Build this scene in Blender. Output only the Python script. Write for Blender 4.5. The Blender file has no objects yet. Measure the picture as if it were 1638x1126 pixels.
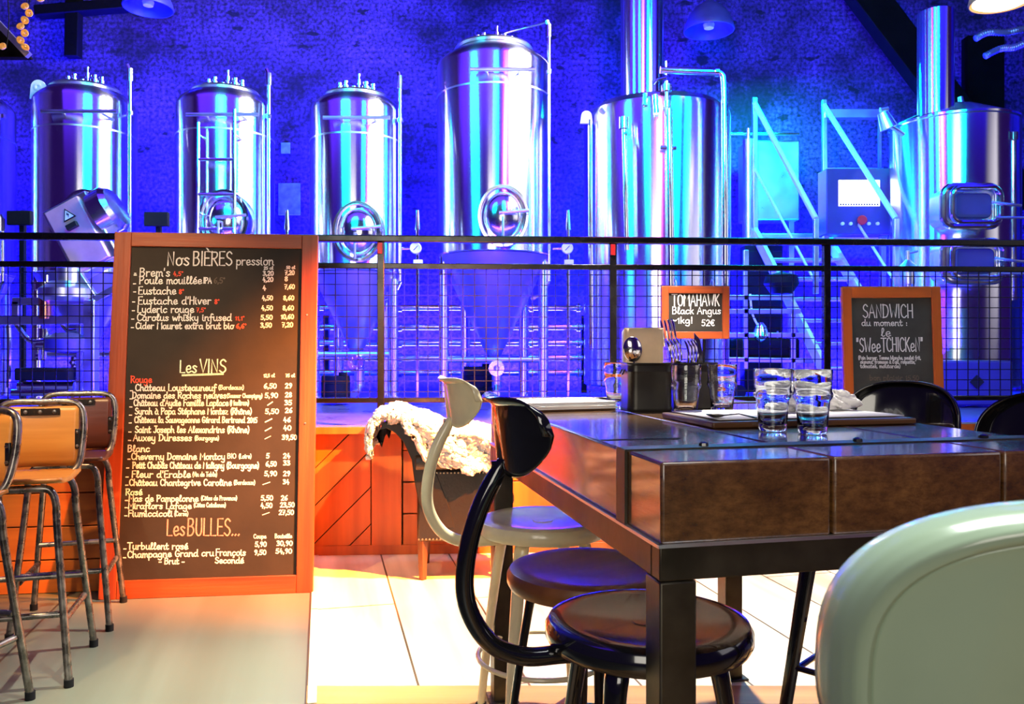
import bpy, math, random
from mathutils import Vector, Matrix
random.seed(7)
C = bpy.context.scene.collection
SC = bpy.context.scene
R = math.radians
PI = math.pi

# ------------------------------------------------------------------ camera
EYE, FPX, CX, HY = 1.31, 1300.0, 819.0, 555.0
cam = bpy.data.cameras.new('camera')
cam.sensor_width = 36.0
cam.lens = FPX / 1638.0 * 36.0
cam.shift_y = -8.0 / 1638.0
cam.clip_start = 0.085
cam.dof.use_dof = True
cam.dof.focus_distance = 3.6
cam.dof.aperture_fstop = 13.0
camo = bpy.data.objects.new('camera', cam)
camo.location = (0, 0, EYE)
camo.rotation_euler = (R(90), 0, 0)
C.objects.link(camo)
SC.camera = camo

# ------------------------------------------------------------------ world, exposure
w = bpy.data.worlds.new('world'); SC.world = w; w.use_nodes = True
bg = w.node_tree.nodes['Background']
bg.inputs[0].default_value = (0.20, 0.05, 1.0, 1)
bg.inputs[1].default_value = 0.085
SC.view_settings.view_transform = 'Standard'
SC.view_settings.look = 'None'
SC.view_settings.exposure = 0.0
SC.view_settings.gamma = 1.0
SC.view_settings.use_curve_mapping = False

# ------------------------------------------------------------------ lamps
def aim(o, target):
    d = Vector(target) - Vector(o.location)
    o.rotation_euler = d.to_track_quat('-Z', 'Y').to_euler()

def area(name, loc, target, sx, sy, power, col, spread=180):
    l = bpy.data.lights.new(name, 'AREA'); l.shape = 'RECTANGLE'; l.size = sx; l.size_y = sy
    l.energy = power; l.color = col; l.spread = R(spread)
    o = bpy.data.objects.new(name, l); o.location = loc; aim(o, target); C.objects.link(o)
    return o

def spot(name, loc, target, power, col, angle=60, blend=0.5, rad=0.06):
    l = bpy.data.lights.new(name, 'SPOT'); l.energy = power; l.color = col
    l.spot_size = R(angle); l.spot_blend = blend; l.shadow_soft_size = rad
    o = bpy.data.objects.new(name, l); o.location = loc; aim(o, target); C.objects.link(o)
    return o

BLUE = (0.010, 0.008, 1.0)
VIOLET = (0.10, 0.02, 1.0)
CYAN = (0.0, 0.80, 1.0)
WARM = (1.0, 0.74, 0.46)
# blue wash on the brewery wall, set low behind the tanks
for bx in (-5.4, -2.9, -0.55, 1.9, 4.6):
    area('wall_wash_light', (bx, 9.32, 0.88), (bx, 9.75, 2.2), 2.3, 0.3, 2800, BLUE)
# blue light over the vessels, hung above the rail
area('blue_rig_light', (-2.5, 5.6, 5.4), (-2.5, 8.3, 1.6), 5.5, 2.2, 75, VIOLET)
area('blue_rig_light', (3.2, 5.6, 5.4), (3.2, 8.3, 1.6), 5.5, 2.2, 130, BLUE)
area('blue_floor_light', (0.0, 5.45, 0.88), (0.0, 8.2, 1.5), 7.0, 0.12, 520, (0.022, 0.006, 1.0))
# cyan lamps above the rail
area('cyan_rig_light', (-2.3, 4.9, 4.35), (-2.3, 8.2, 3.2), 1.0, 1.6, 95, CYAN)
area('cyan_rig_light', (0.1, 4.9, 4.35), (0.1, 8.2, 3.2), 0.4, 1.6, 26, CYAN)
area('cyan_rig_light', (2.4, 4.9, 4.35), (2.4, 8.2, 3.2), 0.6, 1.6, 60, CYAN)
area('cyan_rig_light', (3.5, 4.9, 4.35), (3.6, 8.2, 3.2), 0.5, 1.6, 45, CYAN)
area('pink_rig_light', (1.1, 4.9, 4.35), (1.1, 8.2, 3.0), 0.34, 1.6, 60, (1.0, 0.10, 0.65))
# white work light over the right vessels; unseen fill added on the right for the foreground
area('white_rig_light', (1.5, 6.0, 4.95), (-6.0, 6.1, 3.3), 2.4, 2.2, 330, (1.0, 0.94, 0.97), 112)
area('right_fill_light', (7.3, 2.2, 3.4), (-1.5, 4.2, 1.2), 5.0, 3.0, 22, (1.0, 0.95, 0.97), 100)
# unseen fill added behind the camera to brighten the foreground
area('front_fill_light', (-0.8, -4.0, 3.0), (0.3, 2.0, 1.0), 2.6, 2.6, 165, (1.0, 0.93, 0.80))
# ceiling spots of the bar
spot('ceiling_spot', (0.85, 3.95, 3.5), (0.40, 4.0, 0.0), 1700, (1.0, 0.93, 0.80), 78, 0.35, 0.05)
spot('ceiling_spot', (-0.9, 2.3, 3.6), (-1.0, 3.02, 0.0), 2000, (0.92, 1.0, 0.84), 32, 1.0, 0.05)
spot('ceiling_spot', (-2.2, 2.2, 3.4), (-2.3, 4.2, 0.4), 520, (1.0, 0.62, 0.30), 62, 0.8, 0.05)
spot('red_spot', (1.7, 3.3, 3.3), (-1.0, 5.0, 0.40), 14000, (1.0, 0.25, 0.03), 38, 0.7, 0.05)
area('chair_highlight_light', (0.62, 1.08, 2.9), (0.50, 0.60, 1.1), 1.5, 0.45, 19, (0.95, 1.0, 0.96), 75)  # overhead lamp added for the highlight on the green chair back
spot('ceiling_spot', (-0.6, 2.0, 3.5), (-1.6, 4.3, 1.3), 80, WARM, 52, 0.8, 0.05)

# ------------------------------------------------------------------ mesh helpers
def at(px, py, d):
    return Vector(((px - CX) * d / FPX, d, EYE - (py - HY) * d / FPX))

class MB:
    def __init__(s):
        s.v = []; s.f = []; s.m = []; s.cur = 0
    def add(s, vs, fs, M=None):
        b = len(s.v)
        for p in vs:
            p = Vector(p)
            s.v.append(M @ p if M is not None else p)
        for f in fs:
            s.f.append([b + i for i in f]); s.m.append(s.cur)
        return s
    def box(s, c, size, M=None):
        x, y, z = [k / 2 for k in size]; c = Vector(c)
        vs = [c + Vector((a, b, d)) for d in (-z, z) for b in (-y, y) for a in (-x, x)]
        return s.add(vs, [(0, 2, 3, 1), (4, 5, 7, 6), (0, 1, 5, 4), (2, 6, 7, 3), (0, 4, 6, 2), (1, 3, 7, 5)], M)
    def bar(s, p0, p1, wd, ht, up=(0, 0, 1)):
        p0, p1 = Vector(p0), Vector(p1); d = p1 - p0; L = d.length; d.normalize()
        u = Vector(up)
        if abs(d.dot(u)) > 0.95: u = Vector((0, 1, 0))
        a = d.cross(u).normalized(); u = a.cross(d)
        M = Matrix(((a.x, d.x, u.x, 0), (a.y, d.y, u.y, 0), (a.z, d.z, u.z, 0), (0, 0, 0, 1)))
        M.translation = (p0 + p1) / 2
        return s.box((0, 0, 0), (wd, L, ht), M)
    def tube(s, pts, r, n=10, cap=True, closed=False, flat=1.0, up=None):
        pts = [Vector(p) for p in pts]; k = len(pts)
        rs = list(r) if isinstance(r, (list, tuple)) else [r] * k
        vs = []; prev = None
        for i in range(k):
            if closed: t = pts[(i + 1) % k] - pts[i - 1]
            else: t = pts[min(i + 1, k - 1)] - pts[max(i - 1, 0)]
            t.normalize()
            if prev is None:
                ref = Vector(up) if up else (Vector((0, 0, 1)) if abs(t.z) < 0.9 else Vector((1, 0, 0)))
                a = t.cross(ref).normalized()
            else:
                a = prev - t * prev.dot(t)
                a = a.normalized() if a.length > 1e-6 else t.orthogonal().normalized()
            prev = a; b = t.cross(a)
            for j in range(n):
                q = 2 * PI * j / n
                vs.append(pts[i] + a * (math.cos(q) * rs[i]) + b * (math.sin(q) * rs[i] * flat))
        fs = []
        for i in range(k if closed else k - 1):
            i2 = (i + 1) % k
            for j in range(n):
                j2 = (j + 1) % n
                fs.append((i * n + j, i * n + j2, i2 * n + j2, i2 * n + j))
        if cap and not closed:
            fs.append(tuple(range(n - 1, -1, -1))); fs.append(tuple((k - 1) * n + j for j in range(n)))
        return s.add(vs, fs)
    def cyl(s, p0, p1, r, n=20, r2=None):
        return s.tube([p0, p1], [r, r if r2 is None else r2], n)
    def lathe(s, prof, n=40, M=None, closed=False, sx=1.0, sy=1.0):
        vs = []; fs = []; k = len(prof)
        for (r, z) in prof:
            for j in range(n):
                q = 2 * PI * j / n
                vs.append((r * math.cos(q) * sx, r * math.sin(q) * sy, z))
        for i in range(k if closed else k - 1):
            i2 = (i + 1) % k
            for j in range(n):
                j2 = (j + 1) % n
                fs.append((i * n + j, i * n + j2, i2 * n + j2, i2 * n + j))
        if not closed:
            if prof[0][0] > 1e-5: fs.append(tuple(range(n - 1, -1, -1)))
            if prof[-1][0] > 1e-5: fs.append(tuple((k - 1) * n + j for j in range(n)))
        return s.add(vs, fs, M)
    def prism(s, poly, y0, y1, M=None):
        n = len(poly)
        vs = [(x, y0, z) for x, z in poly] + [(x, y1, z) for x, z in poly]
        fs = [tuple(range(n)), tuple(range(2 * n - 1, n - 1, -1))]
        for i in range(n):
            j = (i + 1) % n
            fs.append((j, i, n + i, n + j))
        return s.add(vs, fs, M)
    def grid(s, fn, nu, nv):
        vs = [fn(i / nu, j / nv) for i in range(nu + 1) for j in range(nv + 1)]
        fs = [(i * (nv + 1) + j, (i + 1) * (nv + 1) + j, (i + 1) * (nv + 1) + j + 1, i * (nv + 1) + j + 1)
              for i in range(nu) for j in range(nv)]
        return s.add(vs, fs)
    def build(s, name, mats, parent=None, bevel=0, angle=35, solid=0, sub=0, fix=True):
        me = bpy.data.meshes.new(name)
        me.from_pydata([tuple(p) for p in s.v], [], s.f)
        if not isinstance(mats, (list, tuple)): mats = [mats]
        for m in mats: me.materials.append(m)
        for p, i in zip(me.polygons, s.m): p.material_index = i
        if fix:
            import bmesh
            bm = bmesh.new(); bm.from_mesh(me)
            bmesh.ops.remove_doubles(bm, verts=bm.verts, dist=1e-5)
            bmesh.ops.recalc_face_normals(bm, faces=bm.faces)
            bm.to_mesh(me); bm.free()
        me.polygons.foreach_set('use_smooth', [True] * len(me.polygons))
        me.set_sharp_from_angle(angle=R(angle))
        o = bpy.data.objects.new(name, me); C.objects.link(o)
        if parent is not None: o.parent = parent
        if solid:
            md = o.modifiers.new('solid', 'SOLIDIFY'); md.thickness = solid; md.offset = 0
        if sub:
            md = o.modifiers.new('sub', 'SUBSURF'); md.levels = sub; md.render_levels = sub
        if bevel:
            md = o.modifiers.new('bevel', 'BEVEL'); md.width = bevel; md.segments = 2; md.limit_method = 'ANGLE'; md.angle_limit = R(40)
        return o

def tag(o, label=None, cat=None, group=None, kind=None):
    if label: o['label'] = label
    if cat: o['category'] = cat
    if group: o['group'] = group
    if kind: o['kind'] = kind
    return o

def thing(name, label, cat, loc=(0, 0, 0), rz=0.0, group=None):
    o = bpy.data.objects.new(name, None); o.empty_display_size = 0.1
    o.location = loc; o.rotation_euler = (0, 0, rz); C.objects.link(o)
    return tag(o, label, cat, group)

def copy_tree(o, parent=None):
    c = o.copy(); C.objects.link(c)
    if parent is not None: c.parent = parent
    for ch in list(o.children): copy_tree(ch, c)
    return c

def smooth(pts, k=6, closed=False):
    pts = [Vector(p) for p in pts]; n = len(pts); out = []
    for i in range(n if closed else n - 1):
        if closed: p = [pts[(i + q) % n] for q in (-1, 0, 1, 2)]
        else: p = [pts[max(i - 1, 0)], pts[i], pts[i + 1], pts[min(i + 2, n - 1)]]
        for j in range(k):
            t = j / k
            out.append(0.5 * ((2 * p[1]) + (p[2] - p[0]) * t + (2 * p[0] - 5 * p[1] + 4 * p[2] - p[3]) * t * t + (3 * p[1] - p[0] - 3 * p[2] + p[3]) * t ** 3))
    if not closed: out.append(pts[-1])
    return out

def rrect(w_, h_, r, n=6):
    out = []
    for cx, cz, a0 in ((w_ / 2 - r, h_ / 2 - r, 0), (-w_ / 2 + r, h_ / 2 - r, 90), (-w_ / 2 + r, -h_ / 2 + r, 180), (w_ / 2 - r, -h_ / 2 + r, 270)):
        for i in range(n + 1):
            a = R(a0 + 90 * i / n); out.append((cx + r * math.cos(a), cz + r * math.sin(a)))
    return out

# ------------------------------------------------------------------ materials
def mat(name, col, rough=0.5, metal=0.0, var=0.0, scale=8.0, bump=0.0, bscale=40.0, stretch=(1, 1, 1), aniso=0.0, trans=0.0,
        emit=None, estr=0.0, coat=0.0, col2=None, spec=0.5, rvar=0.0, ior=1.45, contrast=(0.35, 0.65)):
    m = bpy.data.materials.new(name); m.use_nodes = True
    nt = m.node_tree; n = nt.nodes; L = nt.links; b = n['Principled BSDF']
    c4 = (*col, 1)
    b.inputs['Base Color'].default_value = c4
    b.inputs['Roughness'].default_value = rough
    b.inputs['Metallic'].default_value = metal
    b.inputs['Specular IOR Level'].default_value = spec
    b.inputs['IOR'].default_value = ior
    b.inputs['Transmission Weight'].default_value = trans
    b.inputs['Coat Weight'].default_value = coat
    if emit:
        b.inputs['Emission Color'].default_value = (*emit, 1); b.inputs['Emission Strength'].default_value = estr
    if aniso:
        b.inputs['Anisotropic'].default_value = aniso; b.inputs['Anisotropic Rotation'].default_value = 0.25
        tg = n.new('ShaderNodeTangent'); tg.direction_type = 'RADIAL'; tg.axis = 'Z'
        L.new(tg.outputs[0], b.inputs['Tangent'])
    if var or bump or rvar:
        tc = n.new('ShaderNodeTexCoord'); mp = n.new('ShaderNodeMapping'); mp.inputs['Scale'].default_value = stretch
        L.new(tc.outputs['Object'], mp.inputs['Vector'])
    if var or rvar:
        nz = n.new('ShaderNodeTexNoise'); nz.inputs['Scale'].default_value = scale; nz.inputs['Detail'].default_value = 6
        L.new(mp.outputs[0], nz.inputs['Vector'])
    if var:
        rp = n.new('ShaderNodeValToRGB')
        rp.color_ramp.elements[0].position = contrast[0]; rp.color_ramp.elements[1].position = contrast[1]
        dk = col2 if col2 else tuple(k * (1 - var) for k in col)
        rp.color_ramp.elements[0].color = (*dk, 1); rp.color_ramp.elements[1].color = c4
        L.new(nz.outputs['Fac'], rp.inputs['Fac']); L.new(rp.outputs[0], b.inputs['Base Color'])
    if rvar:
        mr = n.new('ShaderNodeMapRange'); mr.inputs[1].default_value = 0.3; mr.inputs[2].default_value = 0.7
        mr.inputs[3].default_value = max(0.02, rough - rvar); mr.inputs[4].default_value = rough + rvar
        L.new(nz.outputs['Fac'], mr.inputs[0]); L.new(mr.outputs[0], b.inputs['Roughness'])
    if bump:
        nb = n.new('ShaderNodeTexNoise'); nb.inputs['Scale'].default_value = bscale; nb.inputs['Detail'].default_value = 4
        L.new(mp.outputs[0], nb.inputs['Vector'])
        bp = n.new('ShaderNodeBump'); bp.inputs['Strength'].default_value = bump; bp.inputs['Distance'].default_value = 0.01
        L.new(nb.outputs['Fac'], bp.inputs['Height']); L.new(bp.outputs[0], b.inputs['Normal'])
    return m

def wood(name, c1, c2, axis='X', scale=6.0, rough=0.4, bump=0.1, coat=0.0, ring=14.0):
    st = {'X': (0.06, 1, 1), 'Y': (1, 0.06, 1), 'Z': (1, 1, 0.06)}[axis]
    return mat(name, c2, rough, 0, var=0.5, scale=ring, col2=c1, stretch=st, bump=bump, bscale=ring * 3, coat=coat, contrast=(0.3, 0.7))

M = {}
M['steel'] = mat('brushed_steel', (0.86, 0.86, 0.90), 0.21, 1.0, aniso=0.93, bump=0.02, bscale=3.0)
M['steel_plain'] = mat('polished_steel', (0.85, 0.85, 0.9), 0.16, 1.0, rvar=0.05, scale=5)
M['steel_satin'] = mat('satin_steel', (0.75, 0.75, 0.8), 0.33, 1.0, rvar=0.06, scale=6)
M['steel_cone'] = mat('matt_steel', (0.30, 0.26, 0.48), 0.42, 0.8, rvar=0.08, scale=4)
M['copper'] = mat('copper', (0.85, 0.36, 0.16), 0.25, 1.0, rvar=0.05)
M['black_metal'] = mat('black_painted_metal', (0.010, 0.010, 0.010), 0.22, 0.0, bump=0.02, bscale=60, coat=0.3)
M['black_gloss'] = mat('black_gloss_enamel', (0.006, 0.006, 0.007), 0.12, 0.0, coat=0.6, rvar=0.03, scale=9)
M['rail_black'] = mat('black_rail_paint', (0.005, 0.004, 0.004), 0.25, 0.0, rvar=0.06, scale=12)
M['rail_wire'] = mat('black_wire', (0.012, 0.010, 0.016), 0.4, 0.5, rvar=0.1)
M['table_steel'] = mat('raw_dark_steel', (0.085, 0.072, 0.05), 0.42, 0.75, var=0.5, scale=7, bump=0.05, bscale=30, rvar=0.1)
def table_wood():
    m = mat('dark_table_beam', (0.20, 0.085, 0.022), 0.24, 0, var=0.5, scale=7, col2=(0.075, 0.028, 0.007), stretch=(1, 0.06, 1), coat=1.0, contrast=(0.3, 0.7))
    m.node_tree.nodes['Principled BSDF'].inputs['Coat Roughness'].default_value = 0.09
    nt = m.node_tree; n = nt.nodes; L = nt.links; b = n['Principled BSDF']; tc = n.new('ShaderNodeTexCoord')
    fine = n.new('ShaderNodeTexNoise'); fine.inputs['Scale'].default_value = 34; fine.inputs['Detail'].default_value = 8; fine.inputs['Roughness'].default_value = 0.75
    mp = n.new('ShaderNodeMapping'); mp.inputs['Scale'].default_value = (1, 0.10, 1.8); L.new(tc.outputs['Object'], mp.inputs['Vector']); L.new(mp.outputs[0], fine.inputs['Vector'])
    rp = n.new('ShaderNodeValToRGB'); rp.color_ramp.elements[0].position = 0.33; rp.color_ramp.elements[1].position = 0.62
    rp.color_ramp.elements[0].color = (0.25, 0.22, 0.2, 1); rp.color_ramp.elements[1].color = (1.1, 1.1, 1.1, 1); L.new(fine.outputs['Fac'], rp.inputs['Fac'])
    src = b.inputs['Base Color'].links[0].from_socket
    mx = n.new('ShaderNodeMix'); mx.data_type = 'RGBA'; mx.blend_type = 'MULTIPLY'; mx.inputs[0].default_value = 0.8
    L.new(src, mx.inputs[6]); L.new(rp.outputs[0], mx.inputs[7]); L.new(mx.outputs[2], b.inputs['Base Color'])
    bp = n.new('ShaderNodeBump'); bp.inputs['Strength'].default_value = 0.35; bp.inputs['Distance'].default_value = 0.006
    L.new(fine.outputs['Fac'], bp.inputs['Height']); L.new(bp.outputs[0], b.inputs['Normal'])
    return m
M['table_wood'] = table_wood()
M['dark_slot'] = mat('dark_gap', (0.012, 0.007, 0.004), 0.8, var=0.3)
M['red_wood'] = wood('red_stained_wood', (0.15, 0.022, 0.005), (0.34, 0.062, 0.012), 'Z', rough=0.42, bump=0.15, ring=16)
M['orange_wood'] = wood('orange_varnished_wood', (0.32, 0.06, 0.008), (0.52, 0.115, 0.015), 'Z', rough=0.38, bump=0.12, ring=12)
M['plank_wood'] = wood('honey_plank', (0.34, 0.09, 0.010), (0.56, 0.16, 0.020), 'X', rough=0.40, bump=0.12, ring=12)
M['ply'] = wood('honey_plywood', (0.36, 0.13, 0.022), (0.62, 0.30, 0.065), 'X', rough=0.35, bump=0.08, ring=13)
M['red_ply'] = wood('red_brown_plywood', (0.06, 0.014, 0.006), (0.11, 0.024, 0.010), 'X', rough=0.35, bump=0.08, ring=13)
M['slate'] = mat('chalkboard_slate', (0.020, 0.0135, 0.008), 0.75, var=0.35, scale=5, bump=0.05)
M['slate_grey'] = mat('grey_chalkboard', (0.045, 0.045, 0.038), 0.75, var=0.35, scale=6, bump=0.05)
M['chalk'] = mat('white_chalk', (0.85, 0.84, 0.80), 0.9, var=0.25, scale=160)
M['chalk_red'] = mat('red_chalk', (0.85, 0.10, 0.05), 0.9, var=0.25, scale=160)
M['chalk_rose'] = mat('rose_chalk', (0.85, 0.30, 0.24), 0.9, var=0.4, scale=120)
M['chalk_mint'] = mat('mint_chalk', (0.50, 0.85, 0.74), 0.9, var=0.3, scale=140)
M['chalk_dim'] = mat('wiped_chalk', (0.13, 0.10, 0.075), 0.9, var=0.4, scale=140)
M['leather'] = mat('black_leather', (0.010, 0.008, 0.007), 0.38, bump=0.25, bscale=70, rvar=0.08)
M['fleece'] = mat('white_fleece', (0.92, 0.90, 0.85), 0.95, var=0.15, scale=40, bump=0.8, bscale=90)
M['brass'] = mat('dull_nailhead', (0.45, 0.36, 0.22), 0.3, 1.0, rvar=0.05)
M['dark_wood'] = wood('dark_brown_wood', (0.05, 0.016, 0.006), (0.10, 0.035, 0.012), 'Z', rough=0.4, bump=0.1)
M['brown_seat'] = wood('brown_varnished_seat', (0.11, 0.035, 0.010), (0.20, 0.070, 0.018), 'X', rough=0.38, bump=0.05, coat=0.1)
M['cream'] = mat('cream_enamel', (0.88, 0.77, 0.46), 0.24, var=0.12, scale=12, coat=0.3)
M['sage'] = mat('pale_green_enamel', (0.28, 0.37, 0.25), 0.24, var=0.10, scale=3, coat=0.4, rvar=0.05)
M['tube_steel'] = mat('worn_steel_tube', (0.30, 0.27, 0.23), 0.30, 0.9, var=0.6, scale=26, rvar=0.12)
M['tin'] = mat('black_tin', (0.035, 0.030, 0.022), 0.38, 0.5, var=0.3, scale=8, rvar=0.08)
M['cutlery'] = mat('cutlery_steel', (0.78, 0.74, 0.70), 0.15, 1.0, rvar=0.04)
M['paper'] = mat('white_paper', (0.86, 0.84, 0.80), 0.85, var=0.06, scale=12)
M['kraft'] = mat('beige_napkin_paper', (0.80, 0.58, 0.34), 0.85, var=0.12, scale=14)
M['glass'] = mat('clear_glass', (0.97, 1.0, 0.99), 0.0, trans=1.0, ior=1.46)
M['tray'] = wood('dark_tray_wood', (0.07, 0.028, 0.010), (0.16, 0.07, 0.024), 'X', rough=0.35, bump=0.1)
M['red_plastic'] = mat('red_plastic', (0.75, 0.02, 0.02), 0.35, var=0.1)
M['screen'] = mat('lit_screen', (0.8, 0.8, 0.8), 0.4, emit=(1, 1, 0.97), estr=1.6)
M['cabinet_blue'] = mat('grey_blue_cabinet', (0.07, 0.06, 0.20), 0.4, 0.3, var=0.15, scale=5)
M['box_pink_lit'] = mat('pink_lit_switch_box', (0.74, 0.38, 0.42), 0.33, 0.3, var=0.2, scale=5)  # grey box with a warm pink reflection put into its colour
M['sign_white'] = mat('sign_white', (0.85, 0.82, 0.80), 0.5, var=0.05)
M['sign_black'] = mat('sign_black', (0.01, 0.01, 0.01), 0.5, var=0.1)
M['notice'] = mat('pale_blue_notice', (0.16, 0.34, 0.55), 0.5, var=0.5, scale=12)
M['rubber'] = mat('black_rubber', (0.006, 0.006, 0.007), 0.7, bump=0.05, spec=0.2)
M['pendant'] = mat('blue_grey_shade', (0.05, 0.05, 0.20), 0.5, 0.0, var=0.2)
M['bulb'] = mat('lit_bulb', (1, 0.9, 0.7), 0.4, emit=(1.0, 0.78, 0.42), estr=9.0)
M['amber'] = mat('amber_shade', (0.30, 0.14, 0.04), 0.35, var=0.3)
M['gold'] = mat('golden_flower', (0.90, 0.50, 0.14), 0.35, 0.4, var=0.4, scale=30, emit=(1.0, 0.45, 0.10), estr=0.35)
M['beam'] = mat('blackened_beam', (0.004, 0.003, 0.003), 0.8, var=0.4, scale=6, bump=0.2, spec=0.1)
M['duct'] = mat('ribbed_duct', (0.30, 0.26, 0.40), 0.4, 0.6, var=0.2)
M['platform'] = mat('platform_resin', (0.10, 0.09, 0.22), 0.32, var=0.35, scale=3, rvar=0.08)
M['gauge'] = mat('gauge_face', (0.8, 0.85, 0.85), 0.4, var=0.05)
M['rail_pale'] = mat('pale_bead_blasted_steel', (0.72, 0.74, 0.78), 0.45, 0.35, rvar=0.06)

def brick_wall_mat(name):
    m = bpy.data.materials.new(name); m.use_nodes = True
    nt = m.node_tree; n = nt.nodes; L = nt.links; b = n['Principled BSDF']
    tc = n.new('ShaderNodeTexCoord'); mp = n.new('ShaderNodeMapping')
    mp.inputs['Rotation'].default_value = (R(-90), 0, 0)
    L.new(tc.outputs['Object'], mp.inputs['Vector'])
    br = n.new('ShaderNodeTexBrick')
    br.inputs['Color1'].default_value = (0.105, 0.040, 0.26, 1); br.inputs['Color2'].default_value = (0.088, 0.033, 0.21, 1)  # neutral brick with the blue of the lamps put into its colour
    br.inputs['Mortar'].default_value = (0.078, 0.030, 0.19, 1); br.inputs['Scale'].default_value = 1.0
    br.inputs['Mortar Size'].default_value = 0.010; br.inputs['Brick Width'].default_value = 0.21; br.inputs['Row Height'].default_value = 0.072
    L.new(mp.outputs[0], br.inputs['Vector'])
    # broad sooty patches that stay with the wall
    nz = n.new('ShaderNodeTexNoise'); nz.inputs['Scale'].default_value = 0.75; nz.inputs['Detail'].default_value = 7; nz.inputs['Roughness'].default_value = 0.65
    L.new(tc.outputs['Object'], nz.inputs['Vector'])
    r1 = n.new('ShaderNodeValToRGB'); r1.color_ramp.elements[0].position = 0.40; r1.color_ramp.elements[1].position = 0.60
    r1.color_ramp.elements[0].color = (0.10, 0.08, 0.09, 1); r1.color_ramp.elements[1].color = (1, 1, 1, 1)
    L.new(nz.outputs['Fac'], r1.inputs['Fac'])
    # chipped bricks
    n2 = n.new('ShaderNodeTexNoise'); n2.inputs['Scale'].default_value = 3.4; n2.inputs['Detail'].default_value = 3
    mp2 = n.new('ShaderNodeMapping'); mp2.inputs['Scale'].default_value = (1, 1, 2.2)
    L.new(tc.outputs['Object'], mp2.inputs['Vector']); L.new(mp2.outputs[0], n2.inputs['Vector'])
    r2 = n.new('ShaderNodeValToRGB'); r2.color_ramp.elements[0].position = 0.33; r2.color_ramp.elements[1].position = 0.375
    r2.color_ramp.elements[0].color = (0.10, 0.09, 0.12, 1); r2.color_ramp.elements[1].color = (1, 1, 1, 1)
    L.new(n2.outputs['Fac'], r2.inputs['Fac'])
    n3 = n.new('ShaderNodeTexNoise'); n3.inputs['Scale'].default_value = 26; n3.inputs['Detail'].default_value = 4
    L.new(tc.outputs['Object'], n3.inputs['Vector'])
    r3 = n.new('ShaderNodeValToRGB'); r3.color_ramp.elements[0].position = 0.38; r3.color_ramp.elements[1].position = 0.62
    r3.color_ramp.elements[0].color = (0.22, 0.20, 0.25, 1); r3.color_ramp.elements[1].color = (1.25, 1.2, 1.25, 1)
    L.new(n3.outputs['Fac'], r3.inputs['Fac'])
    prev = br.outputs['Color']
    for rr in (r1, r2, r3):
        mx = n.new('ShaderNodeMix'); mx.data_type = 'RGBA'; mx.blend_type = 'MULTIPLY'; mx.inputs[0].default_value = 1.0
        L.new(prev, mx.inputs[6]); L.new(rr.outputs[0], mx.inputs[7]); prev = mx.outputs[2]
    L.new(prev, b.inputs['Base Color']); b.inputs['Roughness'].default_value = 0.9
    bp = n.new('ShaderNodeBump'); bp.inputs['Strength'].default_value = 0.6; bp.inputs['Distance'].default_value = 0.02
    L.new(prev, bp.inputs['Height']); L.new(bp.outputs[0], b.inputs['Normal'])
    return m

def plank_mat(name, c1, c2, cm, width, length, rough, bump=0.15, mortar=0.004, rot=90, ring=9):
    m = bpy.data.materials.new(name); m.use_nodes = True
    nt = m.node_tree; n = nt.nodes; L = nt.links; b = n['Principled BSDF']
    tc = n.new('ShaderNodeTexCoord'); mp = n.new('ShaderNodeMapping'); mp.inputs['Rotation'].default_value = (0, 0, R(rot))
    L.new(tc.outputs['Object'], mp.inputs['Vector'])
    br = n.new('ShaderNodeTexBrick'); br.inputs['Scale'].default_value = 1.0
    br.inputs['Color1'].default_value = (*c1, 1); br.inputs['Color2'].default_value = (*c2, 1); br.inputs['Mortar'].default_value = (*cm, 1)
    br.inputs['Mortar Size'].default_value = mortar; br.inputs['Brick Width'].default_value = length; br.inputs['Row Height'].default_value = width
    L.new(mp.outputs[0], br.inputs['Vector'])
    m2 = n.new('ShaderNodeMapping'); m2.inputs['Scale'].default_value = (0.07, 1, 1); L.new(mp.outputs[0], m2.inputs['Vector'])
    nz = n.new('ShaderNodeTexNoise'); nz.inputs['Scale'].default_value = ring; nz.inputs['Detail'].default_value = 6
    L.new(m2.outputs[0], nz.inputs['Vector'])
    rp = n.new('ShaderNodeValToRGB'); rp.color_ramp.elements[0].position = 0.3; rp.color_ramp.elements[1].position = 0.7
    rp.color_ramp.elements[0].color = (0.62, 0.58, 0.52, 1); rp.color_ramp.elements[1].color = (1.08, 1.08, 1.08, 1)
    L.new(nz.outputs['Fac'], rp.inputs['Fac'])
    mx = n.new('ShaderNodeMix'); mx.data_type = 'RGBA'; mx.blend_type = 'MULTIPLY'; mx.inputs[0].default_value = 1.0
    L.new(br.outputs['Color'], mx.inputs[6]); L.new(rp.outputs[0], mx.inputs[7])
    L.new(mx.outputs[2], b.inputs['Base Color']); b.inputs['Roughness'].default_value = rough
    bp = n.new('ShaderNodeBump'); bp.inputs['Strength'].default_value = bump; bp.inputs['Distance'].default_value = 0.006
    L.new(mx.outputs[2], bp.inputs['Height']); L.new(bp.outputs[0], b.inputs['Normal'])
    return m

M['brick'] = brick_wall_mat('blue_lit_sooty_brick')
M['tile'] = plank_mat('grey_floor_slab', (0.10, 0.11, 0.085), (0.12, 0.13, 0.10), (0.03, 0.03, 0.025), 1.25, 2.6, 0.38, 0.1, 0.006, ring=3)
M['light_floor'] = plank_mat('pale_oak_floor', (0.72, 0.60, 0.42), (0.78, 0.67, 0.49), (0.10, 0.06, 0.03), 0.42, 2.2, 0.42, 0.12, 0.005, ring=7)
M['brown_floor'] = plank_mat('brown_floor_board', (0.42, 0.22, 0.07), (0.48, 0.27, 0.09), (0.06, 0.03, 0.01), 0.2, 2.6, 0.4, 0.15, 0.005, rot=13.2)

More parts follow.
